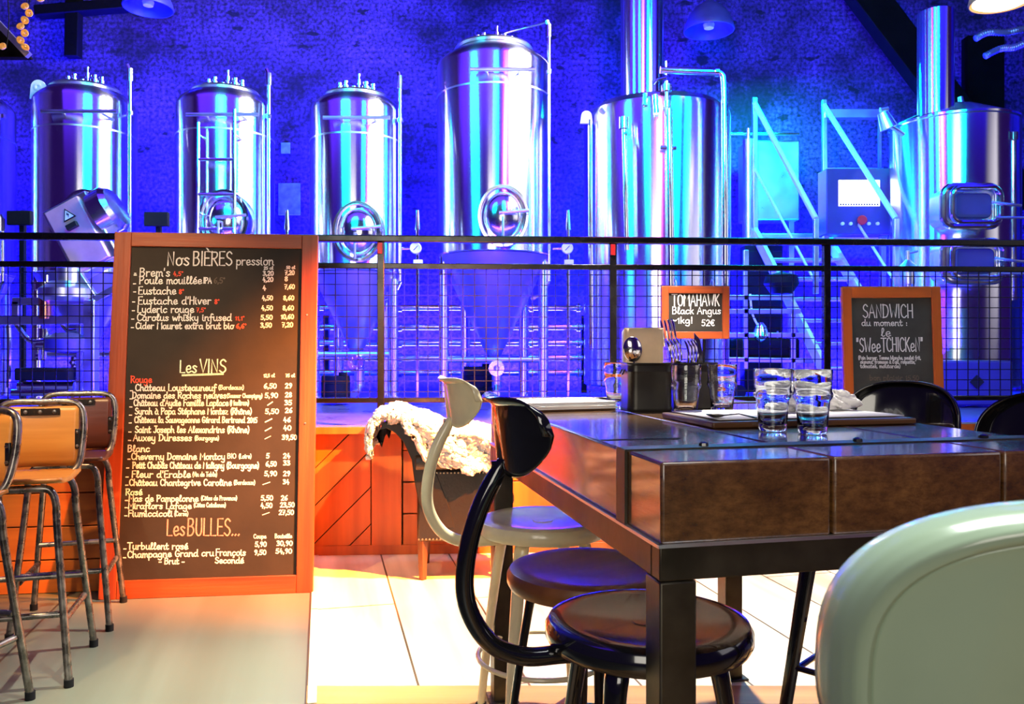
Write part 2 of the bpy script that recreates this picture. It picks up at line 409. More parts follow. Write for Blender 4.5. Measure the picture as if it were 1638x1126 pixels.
def struct(o): return tag(o, kind='structure')

# floor: the seam between slabs and boards runs 13 degrees off the view axis
fo = Vector((-0.755, 2.98, 0))
m = MB()
def quad(x0, y0, x1, y1, mi):
    m.cur = mi
    m.add([(x0, y0, 0), (x1, y0, 0), (x1, y1, 0), (x0, y1, 0)], [(0, 1, 2, 3)])
quad(-8, -8, 0, 5, 0); m.cur = 1; m.add([(0, 0.17, 0), (11, 0.17 - 11 * 0.235, 0), (11, 5, 0), (0, 5, 0)], [(0, 1, 2, 3)])
m.cur = 2; m.add([(0, -8, 0), (11, -8, 0), (11, 0.17 - 11 * 0.235, 0), (0, 0.17, 0)], [(0, 1, 2, 3)])
fl = m.build('floor', [M['tile'], M['light_floor'], M['brown_floor']], fix=False)
fl.location = fo; fl.rotation_euler.z = R(13.2); struct(fl)
m = MB(); m.bar((0.02, 0.0, 0.002), (0.02, 2.2, 0.002), 0.035, 0.004)
tr = m.build('trim_1', M['light_floor']); tr.location = fo; tr.rotation_euler.z = R(13.2); struct(tr)

# brick wall behind the vessels, side walls
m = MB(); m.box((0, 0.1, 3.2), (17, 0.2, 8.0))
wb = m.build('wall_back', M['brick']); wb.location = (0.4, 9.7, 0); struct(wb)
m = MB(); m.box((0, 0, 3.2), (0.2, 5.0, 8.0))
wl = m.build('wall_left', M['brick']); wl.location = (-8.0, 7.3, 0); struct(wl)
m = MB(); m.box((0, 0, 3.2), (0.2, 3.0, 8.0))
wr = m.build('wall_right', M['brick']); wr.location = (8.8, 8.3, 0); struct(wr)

# raised brewery platform and the panelled wall that fronts it
FA = R(3.16)
ZP = 0.813
FM = Matrix.Translation((0, 5.10, 0)) @ Matrix.Rotation(FA, 4, 'Z')
def fence_frame(o):
    o.location = (0, 5.10, 0); o.rotation_euler.z = FA; return o
m = MB(); m.box((0.3, 2.62, ZP / 2 - 0.01), (15, 4.9, ZP - 0.02))
struct(fence_frame(m.build('trim_2', M['platform'])))
bpy.data.objects['trim_2'].name = 'floor_platform'

def clip_rect(poly, x0, z0, x1, z1):
    def cl(P, ins, inter):
        out = []
        for i in range(len(P)):
            a, b = P[i - 1], P[i]
            if ins(b):
                if not ins(a): out.append(inter(a, b))
                out.append(b)
            elif ins(a): out.append(inter(a, b))
        return out
    def mk(ax, v): return lambda a, b: tuple(a[k] + (b[k] - a[k]) * (v - a[ax]) / (b[ax] - a[ax]) for k in (0, 1))
    for ax, v, sg in ((0, x0, 1), (0, x1, -1), (1, z0, 1), (1, z1, -1)):
        if not poly: return poly
        poly = cl(poly, lambda p: sg * (p[ax] - v) >= -1e-9, mk(ax, v))
    return poly

m = MB()
m.box((0.3, 0.135, 0.40), (15, 0.07, 0.79))                       # backing
m.cur = 1
m.box((0.3, 0.06, ZP - 0.022), (15, 0.13, 0.044))                  # cap board
m.box((0.3, 0.085, 0.03), (15, 0.03, 0.06))
zb, zt = 0.06, ZP - 0.045
def diag_bay(x0, x1):
    step = 0.235
    for k in range(-8, 16):
        a = x0 + k * step
        poly = [(a, zb - 0.5), (a + step - 0.008, zb - 0.5), (a + step - 0.008 + 1.9, zb + 1.4), (a + 1.9, zb + 1.4)]
        poly = clip_rect(poly, x0 + 0.004, zb, x1 - 0.004, zt)
        if len(poly) > 2: m.prism(poly, 0.075, 0.10)
def plank_bay(x0, x1):
    z = zb
    while z < zt - 0.02:
        z2 = min(z + 0.2, zt); m.box(((x0 + x1) / 2, 0.09, (z + z2 - 0.008) / 2), (x1 - x0 - 0.01, 0.03, z2 - z - 0.008)); z = z2
def stile(x0, x1): m.box(((x0 + x1) / 2, 0.08, (zb + zt) / 2), (x1 - x0 - 0.008, 0.04, zt - zb))
stile(-7.1, -1.75)
diag_bay(-1.75, -0.885); stile(-0.885, -0.69); plank_bay(-0.69, 0.62); stile(0.62, 0.80); diag_bay(0.80, 1.72); stile(1.72, 1.9); plank_bay(1.9, 3.2); stile(3.2, 3.4); diag_bay(3.4, 4.6)
pw = m.build('wall_front', [M['dark_slot'], M['orange_wood']], bevel=0.004)
struct(fence_frame(pw))

# plank block that juts out at the left
m = MB(); ang = R(8.0)
L0, L1 = -1.25, 0.75
m.box(((L0 + L1) / 2, 0.42, 0.40), (L1 - L0 - 0.02, 0.78, 0.79))
m.cur = 1
z = 0.0
while z < 0.79:
    z2 = min(z + 0.178, 0.80); m.box(((L0 + L1) / 2, 0.0125, (z + z2 - 0.007) / 2 + 0.002), (L1 - L0, 0.025, z2 - z - 0.007))
    m.box((L1 - 0.0125, 0.42, (z + z2 - 0.007) / 2 + 0.002), (0.025, 0.78, z2 - z - 0.007)); z = z2
m.box(((L0 + L1) / 2, 0.40, 0.815), (L1 - L0 + 0.03, 0.84, 0.03))
bl = m.build('wall_left_block', [M['dark_slot'], M['plank_wood']], bevel=0.003)
bl.location = (-2.15, 4.365, 0); bl.rotation_euler.z = ang; struct(bl); bl.name = 'trim_3'

# ---- guard rail with wire mesh (one railing)
rail = thing('guard_rail', 'long black guard rail with wire mesh infill along the panelled wall', 'railing', (0, 5.22, 0), FA)
ZR = 2.02
m = MB(); m.box((0.3, 0, ZR - 0.022), (9.4, 0.062, 0.044)); m.build('top_rail', M['rail_black'], rail, bevel=0.008)
m = MB(); m.box((0.3, 0, 1.825), (9.4, 0.04, 0.036)); m.build('middle_rail', M['rail_black'], rail, bevel=0.005)
m = MB(); m.box((0.3, 0, 0.972), (9.4, 0.045, 0.032)); m.build('bottom_rail', M['rail_black'], rail, bevel=0.005)
px_posts = [-3.71, -2.27, -0.835, 0.652, 2.065, 3.47, 4.9]
for x in px_posts:
    m = MB(); m.box((x, 0.0, (ZP + 1.976) / 2), (0.045, 0.05, 1.976 - ZP)); m.box((x, 0, ZP + 0.006), (0.11, 0.1, 0.012))
    m.build('post', M['rail_black'], rail, bevel=0.004)
for x in (-0.835, 0.652):
    m = MB(); m.box((x - 0.004, -0.034, 1.935), (0.03, 0.012, 0.07)); tag(m.build('clamp', M['red_plastic'], rail, bevel=0.003), 'small red clamp under the top rail')
for a, b in zip(px_posts[:-1], px_posts[1:]):
    m = MB(); x = a + 0.05
    nn = max(2, round((b - a) / 0.073))
    for i in range(1, nn):
        xx = a + (b - a) * i / nn; m.box((xx, 0.0, 1.3975), (0.0055, 0.0055, 0.835))
    nz = 12
    for i in range(nz):
        zz = 0.99 + (1.81 - 0.99) * (i + 0.5) / nz; m.box(((a + b) / 2, 0.004, zz), (b - a - 0.045, 0.0055, 0.0055))
    m.build('wire_mesh', M['rail_wire'], rail)

# ================================================================== brewery
def zy(py, d=8.0): return EYE - (py - HY) * d / FPX
def xx(px, d=8.0): return (px - CX) * d / FPX

def manway(par, x, y, z, rx, rz, name='manway_ring'):
    # round pressure door on the front (-y) of a vessel
    T = Matrix.Translation((x, y, z)) @ Matrix.Rotation(R(90), 4, 'X')
    m = MB(); prof = [(0.86, -0.16), (0.86, 0.03), (0.90, 0.05), (0.98, 0.05), (1.0, 0.03), (1.0, -0.16)]
    m.lathe([(r * rx, h) for r, h in prof], 40, T @ Matrix.Diagonal((1, rz / rx, 1, 1)), closed=True)
    ring = m.build(name, M['steel_plain'], par)
    m = MB(); m.lathe([(0.0001, 0.115), (0.2 * rx, 0.112), (0.4 * rx, 0.10), (0.6 * rx, 0.075), (0.75 * rx, 0.035), (0.80 * rx, 0.0), (0.80 * rx, -0.05)], 40, T @ Matrix.Diagonal((1, rz / rx, 1, 1)))
    m.build('manway_door', M['steel_plain'], par)
    m = MB(); m.tube([(x, y - 0.11, z - rz * 0.1), (x, y - 0.17, z - rz * 0.1), (x, y - 0.17, z - rz * 0.95)], 0.012, 8)
    m.tube([(x - rx * 0.15, y - 0.14, z + 0.01), (x + rx * 1.0, y - 0.14, z + 0.03)], 0.014, 8)
    m.build('door_handle', M['steel_satin'], par)

def fermenter(label, px, ptop, pbot, Rr, d=8.0, man=None, bar=None, pipe=None, sight=None, lug=False, ladder=False, legs=True, tip=563, dome=0.16, rf=0.6):
    x0 = xx(px, d)
    t = thing('fermenter_tank', label, 'tank', (x0, d, ZP), 0, 'conical fermenters behind the rail')
    zt = zy(ptop, d) - ZP; zb = zy(pbot, d) - ZP; ztip = zy(tip, d) - ZP
    m = MB(); sh = zt - dome
    prof = [(Rr * 0.97, zb), (Rr, zb + 0.01), (Rr, sh - 0.02), (Rr * 0.985, sh + 0.01), (Rr * 0.93, sh + 0.05), (Rr * 0.8, sh + 0.10), (Rr * rf, zt - 0.03)]
    m.lathe(prof, 64); m.build('jacket', M['steel'], t, angle=30)
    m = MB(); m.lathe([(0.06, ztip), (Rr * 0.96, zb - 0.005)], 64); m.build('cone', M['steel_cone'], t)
    m = MB(); m.lathe([(0.001, zt - 0.04), (Rr * rf + 0.035, zt - 0.04), (Rr * rf + 0.05, zt - 0.02), (Rr * rf + 0.035, zt), (0.001, zt)], 48); m.build('top_flange', M['steel_satin'], t)
    # seam band
    m = MB(); zs = sh - 0.32; m.lathe([(Rr * 0.985, zs), (Rr * 1.001, zs + 0.004), (Rr * 1.001, zs + 0.02), (Rr * 0.985, zs + 0.024)], 64); m.build('seam_band', M['steel_satin'], t)
    # fittings on the lid
    for k, (dx, h, rr) in enumerate(((-0.16, 0.10, 0.028), (-0.10, 0.12, 0.03), (-0.02, 0.07, 0.022), (0.03, 0.19, 0.018), (0.10, 0.11, 0.032), (0.17, 0.09, 0.026))):
        m = MB(); m.cyl((dx, -0.02, zt), (dx, -0.02, zt + h), rr * 0.7, 12); m.cyl((dx, -0.02, zt + h * 0.55), (dx, -0.02, zt + h * 0.8), rr * 1.25, 12)
        m.cyl((dx, -0.02, zt + h), (dx, -0.02, zt + h + 0.02), rr, 12); m.build('lid_fitting', M['steel_plain'], t)
    if legs:
        for sx, yy in ((-1, -0.12), (1, -0.12), (-0.62, 0.3), (0.62, 0.3)):
            m = MB(); lx = sx * Rr * 0.86
            m.cyl((lx, yy, 0), (lx, yy, zb - 0.02 if abs(sx) < 1 else zb - 0.06), 0.05, 20); m.cyl((lx, yy, 0), (lx, yy, 0.02), 0.085, 20)
            m.box((lx * 0.99, yy, zb - 0.03), (0.06, 0.05, 0.14)); m.build('leg', M['steel'], t)
        m = MB(); m.cyl((-Rr * 0.86, -0.12, ztip - 0.02), (Rr * 0.86, -0.12, ztip - 0.02), 0.028, 14); m.build('cross_brace', M['steel_satin'], t)
        m = MB(); m.cyl((0.03, 0, 0.10), (0.03, 0, ztip), 0.05, 16); m.tube([(0.03, 0, 0.12), (0.03, -0.12, 0.06), (0.03, -0.3, 0.05)], 0.035, 10); m.build('drain_pipe', M['steel_satin'], t)
        m = MB(); zc = ztip - 0.10
        for k in range(8):
            a = k * PI / 4; m.cyl((0.03 + 0.06 * math.cos(a), -0.16, zc + 0.06 * math.sin(a)), (0.03 + 0.06 * math.cos(a), -0.22, zc + 0.06 * math.sin(a)), 0.017, 8)
        m.lathe([(0.03, 0.13), (0.075, 0.13), (0.075, 0.2), (0.03, 0.2)], 20, Matrix.Translation((0.03, 0, zc)) @ Matrix.Rotation(R(90), 4, 'X'), closed=True)
        m.build('butterfly_valve', M['steel_plain'], t)
    if man: manway(t, xx(man[0], d - Rr) - x0, -Rr + 0.03, zy(man[1], d - Rr) - ZP, man[2], man[3])
    if bar:
        xa, xb, py = bar; dd = d - Rr - 0.06; za = zy(py, dd) - ZP
        m = MB(); m.tube([(xx(xa, dd) - x0, -Rr - 0.06, za), (xx(xb, dd) - x0, -Rr - 0.06, za)], 0.018, 10)
        for q in (0.25, 0.75):
            xm = (xx(xa, dd) * (1 - q) + xx(xb, dd) * q) - x0; m.cyl((xm, -Rr - 0.06, za), (xm, -Rr * math.cos(math.asin(min(0.95, abs(xm) / Rr))) + 0.02, za), 0.012, 8)
        m.build('guard_bar', M['steel_satin'], t)
    if pipe:
        pxp, pyt = pipe; dd = d - 0.15; xp = xx(pxp, dd) - x0; zt2 = zy(pyt, dd) - ZP; s = 1 if xp > 0 else -1
        m = MB(); m.cyl((xp, -0.15, zy(450, dd) - ZP), (xp, -0.15, zt2), 0.019, 12); m.tube([(xp, -0.15, zt2 - 0.12), (xp - 0.0 * s, -0.15, zt2)], 0.028, 10)
        m.tube([(xp, -0.15, zt2 - 0.01), (xp - 0.02 * s, -0.15, zt2 + 0.04)], 0.022, 8)
        zc = zt - 0.28
        m.cyl((xp, -0.15, zc), (Rr * 0.9 * s, -0.05, zc), 0.012, 8); m.cyl((xp, -0.15, zc - 0.02), (xp, -0.15, zc + 0.02), 0.032, 10)
        m.tube([(xp, -0.15, zy(450, dd) - ZP), (xp - 0.06 * s, -0.12, zy(470, dd) - ZP), (xp - 0.17 * s, -0.1, zy(478, dd) - ZP)], 0.019, 10)
        m.build('vent_pipe', M['steel_plain'], t)
    if sight:
        pxs, pyt = sight; dd = d - 0.2; xs = xx(pxs, dd) - x0
        m = MB(); m.cyl((xs, -0.2, zy(440, dd) - ZP), (xs, -0.2, zy(pyt, dd) - ZP), 0.015, 10)
        for zz in (zy(430, dd) - ZP, zy(pyt + 12, dd) - ZP): m.cyl((xs, -0.2, zz), (xs * 0.93, -0.1, zz), 0.012, 8)
        m.build('sight_tube', M['steel_plain'], t)
    if lug:
        m = MB(); T = Matrix.Translation((-Rr * 0.72, -0.22, zt - 0.05))
        out = [(0.07 * math.cos(a), 0.07 * math.sin(a)) for a in [R(k) for k in range(0, 181, 20)]] + [(-0.08, -0.11), (0.08, -0.09)]
        m.prism(out, -0.012, 0.012, T); T2 = T @ Matrix.Rotation(R(90), 4, 'X')
        m.lathe([(0.018, 0.013), (0.034, 0.013), (0.034, 0.018), (0.018, 0.018)], 16, T2, closed=True); m.build('lifting_lug', M['gauge'], t)
    if ladder:
        dd = d - Rr - 0.10; m = MB()
        xa, xb = xx(317, dd) - x0, xx(375, dd) - x0; y = -Rr - 0.10; z0, z1 = zy(378, dd) - ZP, zy(196, dd) - ZP
        m.cyl((xa, y, z0), (xa, y, z1), 0.016, 10); m.cyl((xb, y, z0), (xb, y, z1 + 0.12), 0.016, 10)
        for py in (255, 311, 366): zz = zy(py, dd) - ZP; m.cyl((xa, y, zz), (xb, y, zz), 0.016, 10)
        for xq in (xa, xb):
            for py in (215, 340): zz = zy(py, dd) - ZP; m.cyl((xq, y, zz), (xq, -Rr * 0.8, zz), 0.01, 8)
        m.build('ladder', M['steel_plain'], t)
    return t

fermenter('short steel fermenter behind the tilted electric box', 137, 143, 441, 0.465, man=(136, 352, 0.24, 0.29), bar=(66, 187, 178), pipe=(208, 110), sight=(66, 168), lug=True)
fermenter('short steel fermenter with a ladder on its front, above the tall menu board', 361, 148, 441, 0.465, man=(358, 352, 0.24, 0.29), bar=(298, 412, 183), pipe=(430, 117), sight=(288, 172), ladder=True)
fermenter('short steel fermenter with a round door just right of the tall menu board', 570, 154, 438, 0.445, man=(572, 370, 0.235, 0.285), bar=(517, 624, 188), pipe=(640, 122), sight=(503, 175))
big = fermenter('tallest wide steel fermenter with a round door, left of the chimney kettle', 790, 78, 411, 0.56, man=(805, 345, 0.235, 0.29), bar=(752, 856, 111), pipe=(878, 40), sight=(706, 175), tip=572, dome=0.2)
m = MB(); x0 = xx(790)
m.tube(smooth([(0.06, 0, zy(62) - ZP), (0.12, 0.05, zy(50) - ZP), (0.3, 0.05, zy(42) - ZP), (xx(878, 7.85) - x0, -0.13, zy(34, 7.85) - ZP)]), 0.009, 8); m.build('gas_hose', M['steel_satin'], big)
fermenter('steel fermenter cut off by the left edge of the view', -62, 148, 441, 0.465, pipe=(5, 350))

# ---- brew kettle with tall chimney
d = 8.0; x0 = xx(1050)
k1 = thing('brew_kettle', 'wide steel brew kettle with a chimney, right of the tallest fermenter', 'kettle', (x0, d, ZP))
zt = zy(188) - ZP
m = MB(); m.lathe([(0.68, 0.12), (0.71, 0.14), (0.71, zt - 0.05), (0.70, zt), (0.62, zt + 0.07), (0.25, zt + 0.13), (0.001, zt + 0.14)], 72); m.build('jacket', M['steel'], k1, angle=30)
m = MB(); m.cyl((-0.165, -0.15, zt + 0.02), (-0.165, -0.15, 6.4), 0.205, 48); m.build('chimney', M['steel'], k1)
for a in (40, 140, 220, 320):
    m = MB(); m.cyl((0.55 * math.cos(R(a)), 0.55 * math.sin(R(a)), 0), (0.55 * math.cos(R(a)), 0.55 * math.sin(R(a)), 0.16), 0.05, 16); m.build('leg', M['steel_satin'], k1)
def kp(px, py, dd=7.25): v = at(px, py, dd); return (v.x - x0, v.y - d, v.z - ZP)
m = MB(); m.tube(smooth([kp(1056, 112), kp(1100, 114), kp(1140, 115), kp(1154, 118), kp(1158, 132), kp(1159, 180)], 8) + [Vector(kp(1161, 600))], 0.032, 14); m.cyl(kp(1143, 115), kp(1149, 115), 0.045, 14); m.build('swan_neck_pipe', M['steel_plain'], k1)
m = MB(); m.cyl(kp(1070, 175), kp(1075, 600), 0.034, 14); m.cyl(kp(1066, 130), kp(1067, 175), 0.02, 12)
m.cyl(kp(1065, 98), kp(1065, 120), 0.01, 8); m.cyl(kp(1066, 136), kp(1066, 146), 0.05, 12); m.cyl(kp(1067, 162), kp(1067, 172), 0.035, 12)
m.tube(smooth([kp(1066, 124), kp(1052, 128), kp(1045, 136)]), 0.012, 8); m.cyl(kp(1056, 236), kp(1082, 237), 0.02, 10); m.build('riser_pipe', M['steel_plain'], k1)
m = MB(); m.cyl(kp(998, 195), kp(1003, 400), 0.022, 12); m.cyl(kp(998, 188), kp(998, 206), 0.045, 12); m.cyl(kp(1003, 212), kp(1003, 216), 0.04, 10); m.build('level_tube', M['steel_plain'], k1)
m = MB(); m.cyl(kp(944, 192, 7.7), kp(945, 560, 7.7), 0.022, 10); m.build('edge_pipe', M['steel_plain'], k1)
m = MB(); T = Matrix.Translation(kp(938, 186, 7.7)); m.prism([(0.05 * math.cos(R(q)), 0.05 * math.sin(R(q))) for q in range(0, 181, 20)] + [(-0.06, -0.07), (0.06, -0.07)], -0.015, 0.015, T); m.build('lifting_lug', M['gauge'], k1)
m = MB(); m.cyl(kp(964, 172, 7.6), kp(972, 182, 7.6), 0.05, 14); m.cyl(kp(970, 180, 7.6), kp(976, 176, 7.6), 0.02, 10); m.build('sight_lamp', M['steel_satin'], k1)
m = MB(); m.cyl(kp(1048, 152), kp(1050, 182), 0.03, 12); m.cyl(kp(1042, 150), kp(1055, 150), 0.014, 8); m.cyl(kp(1032, 150, 7.3), kp(1032, 168, 7.3), 0.025, 10); m.build('lid_valve', M['steel_plain'], k1)
m = MB(); m.cyl(kp(1082, 180, 7.5), kp(1098, 168, 7.5), 0.06, 14); m.cyl(kp(1098, 162, 7.5), kp(1098, 186, 7.5), 0.03, 12); m.cyl(kp(1104, 160, 7.5), kp(1108, 184, 7.5), 0.045, 12); m.build('lid_motor', M['steel_plain'], k1)

# ---- second kettle with conical lid and chimney
x0 = xx(1525)
k2 = thing('brew_kettle', 'steel brew kettle with a conical lid and hatch openings, at the far right', 'kettle', (x0, d, ZP))
zt = zy(201) - ZP
m = MB(); m.lathe([(0.55, 0.12), (0.575, 0.14), (0.575, zt - 0.03), (0.59, zt - 0.02), (0.59, zt), (0.56, zt + 0.015), (0.22, zt + 0.17), (0.001, zt + 0.19)], 72); m.build('jacket', M['steel'], k2, angle=30)
m = MB(); m.cyl((-0.29, -0.22, zt + 0.02), (-0.29, -0.22, zy(22, 7.8) - ZP), 0.162, 48); m.build('chimney', M['steel'], k2)
for a in (40, 140, 220, 320):
    m = MB(); m.cyl((0.45 * math.cos(R(a)), 0.45 * math.sin(R(a)), 0), (0.45 * math.cos(R(a)), 0.45 * math.sin(R(a)), 0.16), 0.05, 16); m.build('leg', M['steel_satin'], k2)
def hatch(pxc, pyc, w_, h_, dd, cover):
    v = at(pxc, pyc, dd); T = Matrix.Translation((v.x - x0, v.y - d, v.z - ZP))
    m = MB(); m.tube([T @ Vector((a, 0, b)) for a, b in rrect(w_, h_, 0.09)], 0.03, 10, closed=True); m.tube([T @ Vector((a, -0.09, b)) for a, b in rrect(w_ * 0.86, h_ * 0.86, 0.08)], 0.022, 10, closed=True)
    fr = m.build('hatch_frame', M['steel_plain'], k2)
    m = MB(); m.prism(rrect(w_ * 0.95, h_ * 0.95, 0.08), 0.02, 0.26, T)
    m.build('hatch_neck', M['steel_satin'], k2)
    m = MB(); m.prism(rrect(w_ * 0.66, h_ * 0.62, 0.05), -0.04, 0.03, T); m.build('hatch_door', cover, k2, bevel=0.012)
    m = MB(); m.tube(smooth([T @ Vector((w_ * 0.25, -0.1, h_ * 0.05)), T @ Vector((w_ * 0.5, -0.14, -h_ * 0.02)), T @ Vector((w_ * 0.72, -0.14, -h_ * 0.05))]), 0.013, 8)
    m.tube([T @ Vector((w_ * 0.3, -0.12, -h_ * 0.33)), T @ Vector((w_ * 0.78, -0.14, -h_ * 0.34))], 0.011, 8); m.build('hatch_clamp', M['steel_satin'], k2)
hatch(1553, 330, 0.50, 0.36, 7.25, M['cabinet_blue']); hatch(1556, 418, 0.53, 0.36, 7.25, M['cabinet_blue'])
for px in (1602, 1612, 1622):
    dd = 7.5; m = MB(); a, b = at(px, 215, dd), at(px + 1, 480, dd); o = Vector((x0, d, ZP)); m.cyl(a - o, b - o, 0.02, 10)
    m.cyl(at(px, 212, dd) - o, at(px, 224, dd) - o, 0.035, 10); m.build('riser_pipe', M['steel_plain'], k2)
m = MB(); o = Vector((x0, d, ZP)); m.cyl(at(1513, 135, 8.1) - o, at(1519, 192, 8.1) - o, 0.03, 12, 0.045); m.build('lid_spike', M['steel_satin'], k2)
m = MB(); m.cyl(at(1536, 155, 8.1) - o, at(1542, 195, 8.1) - o, 0.025, 12, 0.04); m.build('lid_spike', M['steel_satin'], k2)
m = MB(); m.cyl(at(1412, 180, 7.6) - o, at(1422, 205, 7.6) - o, 0.05, 14, 0.08); m.cyl(at(1408, 176, 7.6) - o, at(1420, 174, 7.6) - o, 0.025, 10)
m.cyl(at(1422, 200, 7.6) - o, at(1445, 215, 7.7) - o, 0.02, 8); m.build('sight_lamp', M['steel_satin'], k2)

# ---- ship-ladder stair up to the kettle deck
st = thing('steel_stair', 'steep steel stair with slanted handrails between the two kettles', 'stair', (2.85, 8.2, ZP))
o = Vector((2.85, 8.2, ZP))
def ST(px, py, dd): return at(px, py, dd) - o
for (t0, t1, m1, s0, s1, foot) in (((1207, 165, 9.0), (1305, 350, 7.75), (1306, 455, 7.75), (1207, 372, 9.0), (1326, 606, 7.15), 1305),
                                   ((1318, 168, 9.0), (1433, 350, 7.75), (1434, 455, 7.75), (1318, 372, 9.0), (1455, 606, 7.15), 1432)):
    m = MB(); m.cyl(ST(*t0), ST(*t1), 0.028, 12); m.build('handrail', M['rail_pale'], st)
    m = MB(); mm = (t0[0], t0[1] + 104, t0[2]); m.cyl(ST(*mm), ST(*m1), 0.014, 12); m.build('mid_rail', M['rail_pale'], st)
    m = MB(); m.bar(ST(*s0), ST(*s1), 0.04, 0.13); m.build('stringer', M['rail_pale'], st, bevel=0.004)
    m = MB(); m.bar(ST(t0[0], t0[1] - 8, 9.0), ST(t0[0] + 3, 560, 9.0), 0.05, 0.05); m.build('post', M['steel_satin'], st, bevel=0.004)
    m = MB(); m.bar(ST(*t1), ST(t1[0], 470, 7.75), 0.045, 0.045); m.build('post', M['steel_satin'], st, bevel=0.004)
for k in range(7):
    q = (k + 0.6) / 7
    a = ST(1207, 372, 9.0).lerp(ST(1326, 606, 7.15), q); b = ST(1318, 372, 9.0).lerp(ST(1455, 606, 7.15), q)
    m = MB(); m.bar(a, b, 0.2, 0.03); m.build('tread', M['steel_satin'], st, bevel=0.004)
m = MB(); m.bar(ST(1318, 183, 9.0), ST(1412, 183, 9.0), 0.09, 0.09); m.bar(ST(1318, 271, 9.0), ST(1412, 271, 9.0), 0.03, 0.03); m.bar(ST(1407, 190, 9.0), ST(1407, 271, 9.0), 0.03, 0.03); m.build('guard_frame', M['steel_satin'], st)
m = MB(); m.box(ST(1312, 377, 9.0) + Vector((0, 0.3, 0)), (1.5, 0.6, 0.05)); m.build('deck', M['steel_satin'], st, bevel=0.004)

# ---- control cabinet with lit screen
cb = thing('control_cabinet', 'blue-lit control cabinet with a bright white screen behind the right handrail', 'control panel', at(1374, 375, 8.35))
s = 8.35 / FPX
m = MB(); m.box((0, 0.12, 53 * s), (104 * s, 0.24, 106 * s)); m.build('housing', M['cabinet_blue'], cb, bevel=0.01)
m = MB(); m.box((0, -0.004, 66 * s), (66 * s, 0.014, 42 * s)); sc = m.build('screen', M['screen'], cb, bevel=0.004); tag(sc, 'bright white screen')
m = MB()
for k in range(15): m.box(((-30 + k * 4.2) * s, -0.013, 47.5 * s), (2.2 * s, 0.003, 2.4 * s))
m.build('screen_icons', M['sign_black'], sc)
m = MB()
for py in (58, 64, 70, 76): m.box((0, -0.0115, py * s), (56 * s, 0.001, 0.5 * s))
m.build('screen_lines', M['gauge'], sc)
m = MB(); T = Matrix.Translation((3 * s, 0, 22 * s)) @ Matrix.Rotation(R(90), 4, 'X'); m.lathe([(0.001, 0.05), (0.04, 0.05), (0.05, 0.04), (0.05, 0.03), (0.02, 0.03), (0.02, 0.0)], 20, T); tag(m.build('stop_button', M['red_plastic'], cb), 'red stop button')
for q in (-27, -14, 15, 29):
    m = MB(); T = Matrix.Translation((q * s, 0, 17 * s)) @ Matrix.Rotation(R(90), 4, 'X'); m.lathe([(0.001, 0.02), (0.018, 0.02), (0.018, 0.0)], 14, T); m.build('knob', M['gauge'], cb)
for sx in (-1, 1):
    m = MB(); m.box((sx * 46 * s, 0.12, -(at(1374, 375, 8.35).z - ZP) / 2), (0.05, 0.06, at(1374, 375, 8.35).z - ZP)); m.build('leg', M['steel_satin'], cb)

# ---- square hot-water vessel lit cyan
v = at(1236, 350, 9.15); s = 9.15 / FPX
hw = thing('water_vessel', 'square cyan-lit steel water vessel behind the left handrail', 'tank', (v.x, v.y, ZP))
H = v.z - ZP
m = MB(); m.box((0, 0.15, H + 62 * s), (88 * s, 0.3, 128 * s)); m.build('body', M['steel_satin'], hw, bevel=0.02)
for sx in (-1, 1):
    m = MB(); m.box((sx * 36 * s, 0.15, H / 2), (0.06, 0.06, H)); m.build('leg', M['steel_satin'], hw)
m = MB(); m.cyl((-44 * s, -0.12, 0.2), (-44 * s, -0.12, H + 122 * s), 0.065, 20); m.cyl((-44 * s, -0.12, H + 122 * s), (-44 * s, -0.12, H + 140 * s), 0.02, 10); m.build('side_tube', M['steel_satin'], hw)
m = MB(); m.cyl((-75 * s, -0.05, H + 134 * s), (40 * s, -0.05, H + 134 * s), 0.015, 10); m.build('top_pipe', M['steel_plain'], hw)
area('cyan_vessel_light', at(1240, 300, 8.75) + Vector((0, 0, 1.2)), at(1240, 300, 9.1), 0.5, 0.2, 170, CYAN)

# ---- pipe manifold along the back
mf = thing('pipe_manifold', 'bundle of horizontal steel pipes running behind the fermenter legs', 'pipes', (0, 8.75, ZP))
for py in (492, 523, 548, 572, 596):
    zz = zy(py, 8.75) - ZP; m = MB(); m.cyl((xx(505, 8.75), 0, zz), (xx(932, 8.75), 0, zz), 0.034, 14)
    for px in (640, 705, 745, 850, 925): m.cyl((xx(px, 8.75) - 0.02, 0, zz), (xx(px, 8.75) + 0.02, 0, zz), 0.05, 14)
    m.build('pipe', M['steel_plain'], mf)
for px in (520, 712, 935):
    m = MB(); m.box((xx(px, 8.75), 0.06, 0.42), (0.06, 0.05, 0.84)); m.build('bracket', M['rubber'], mf)

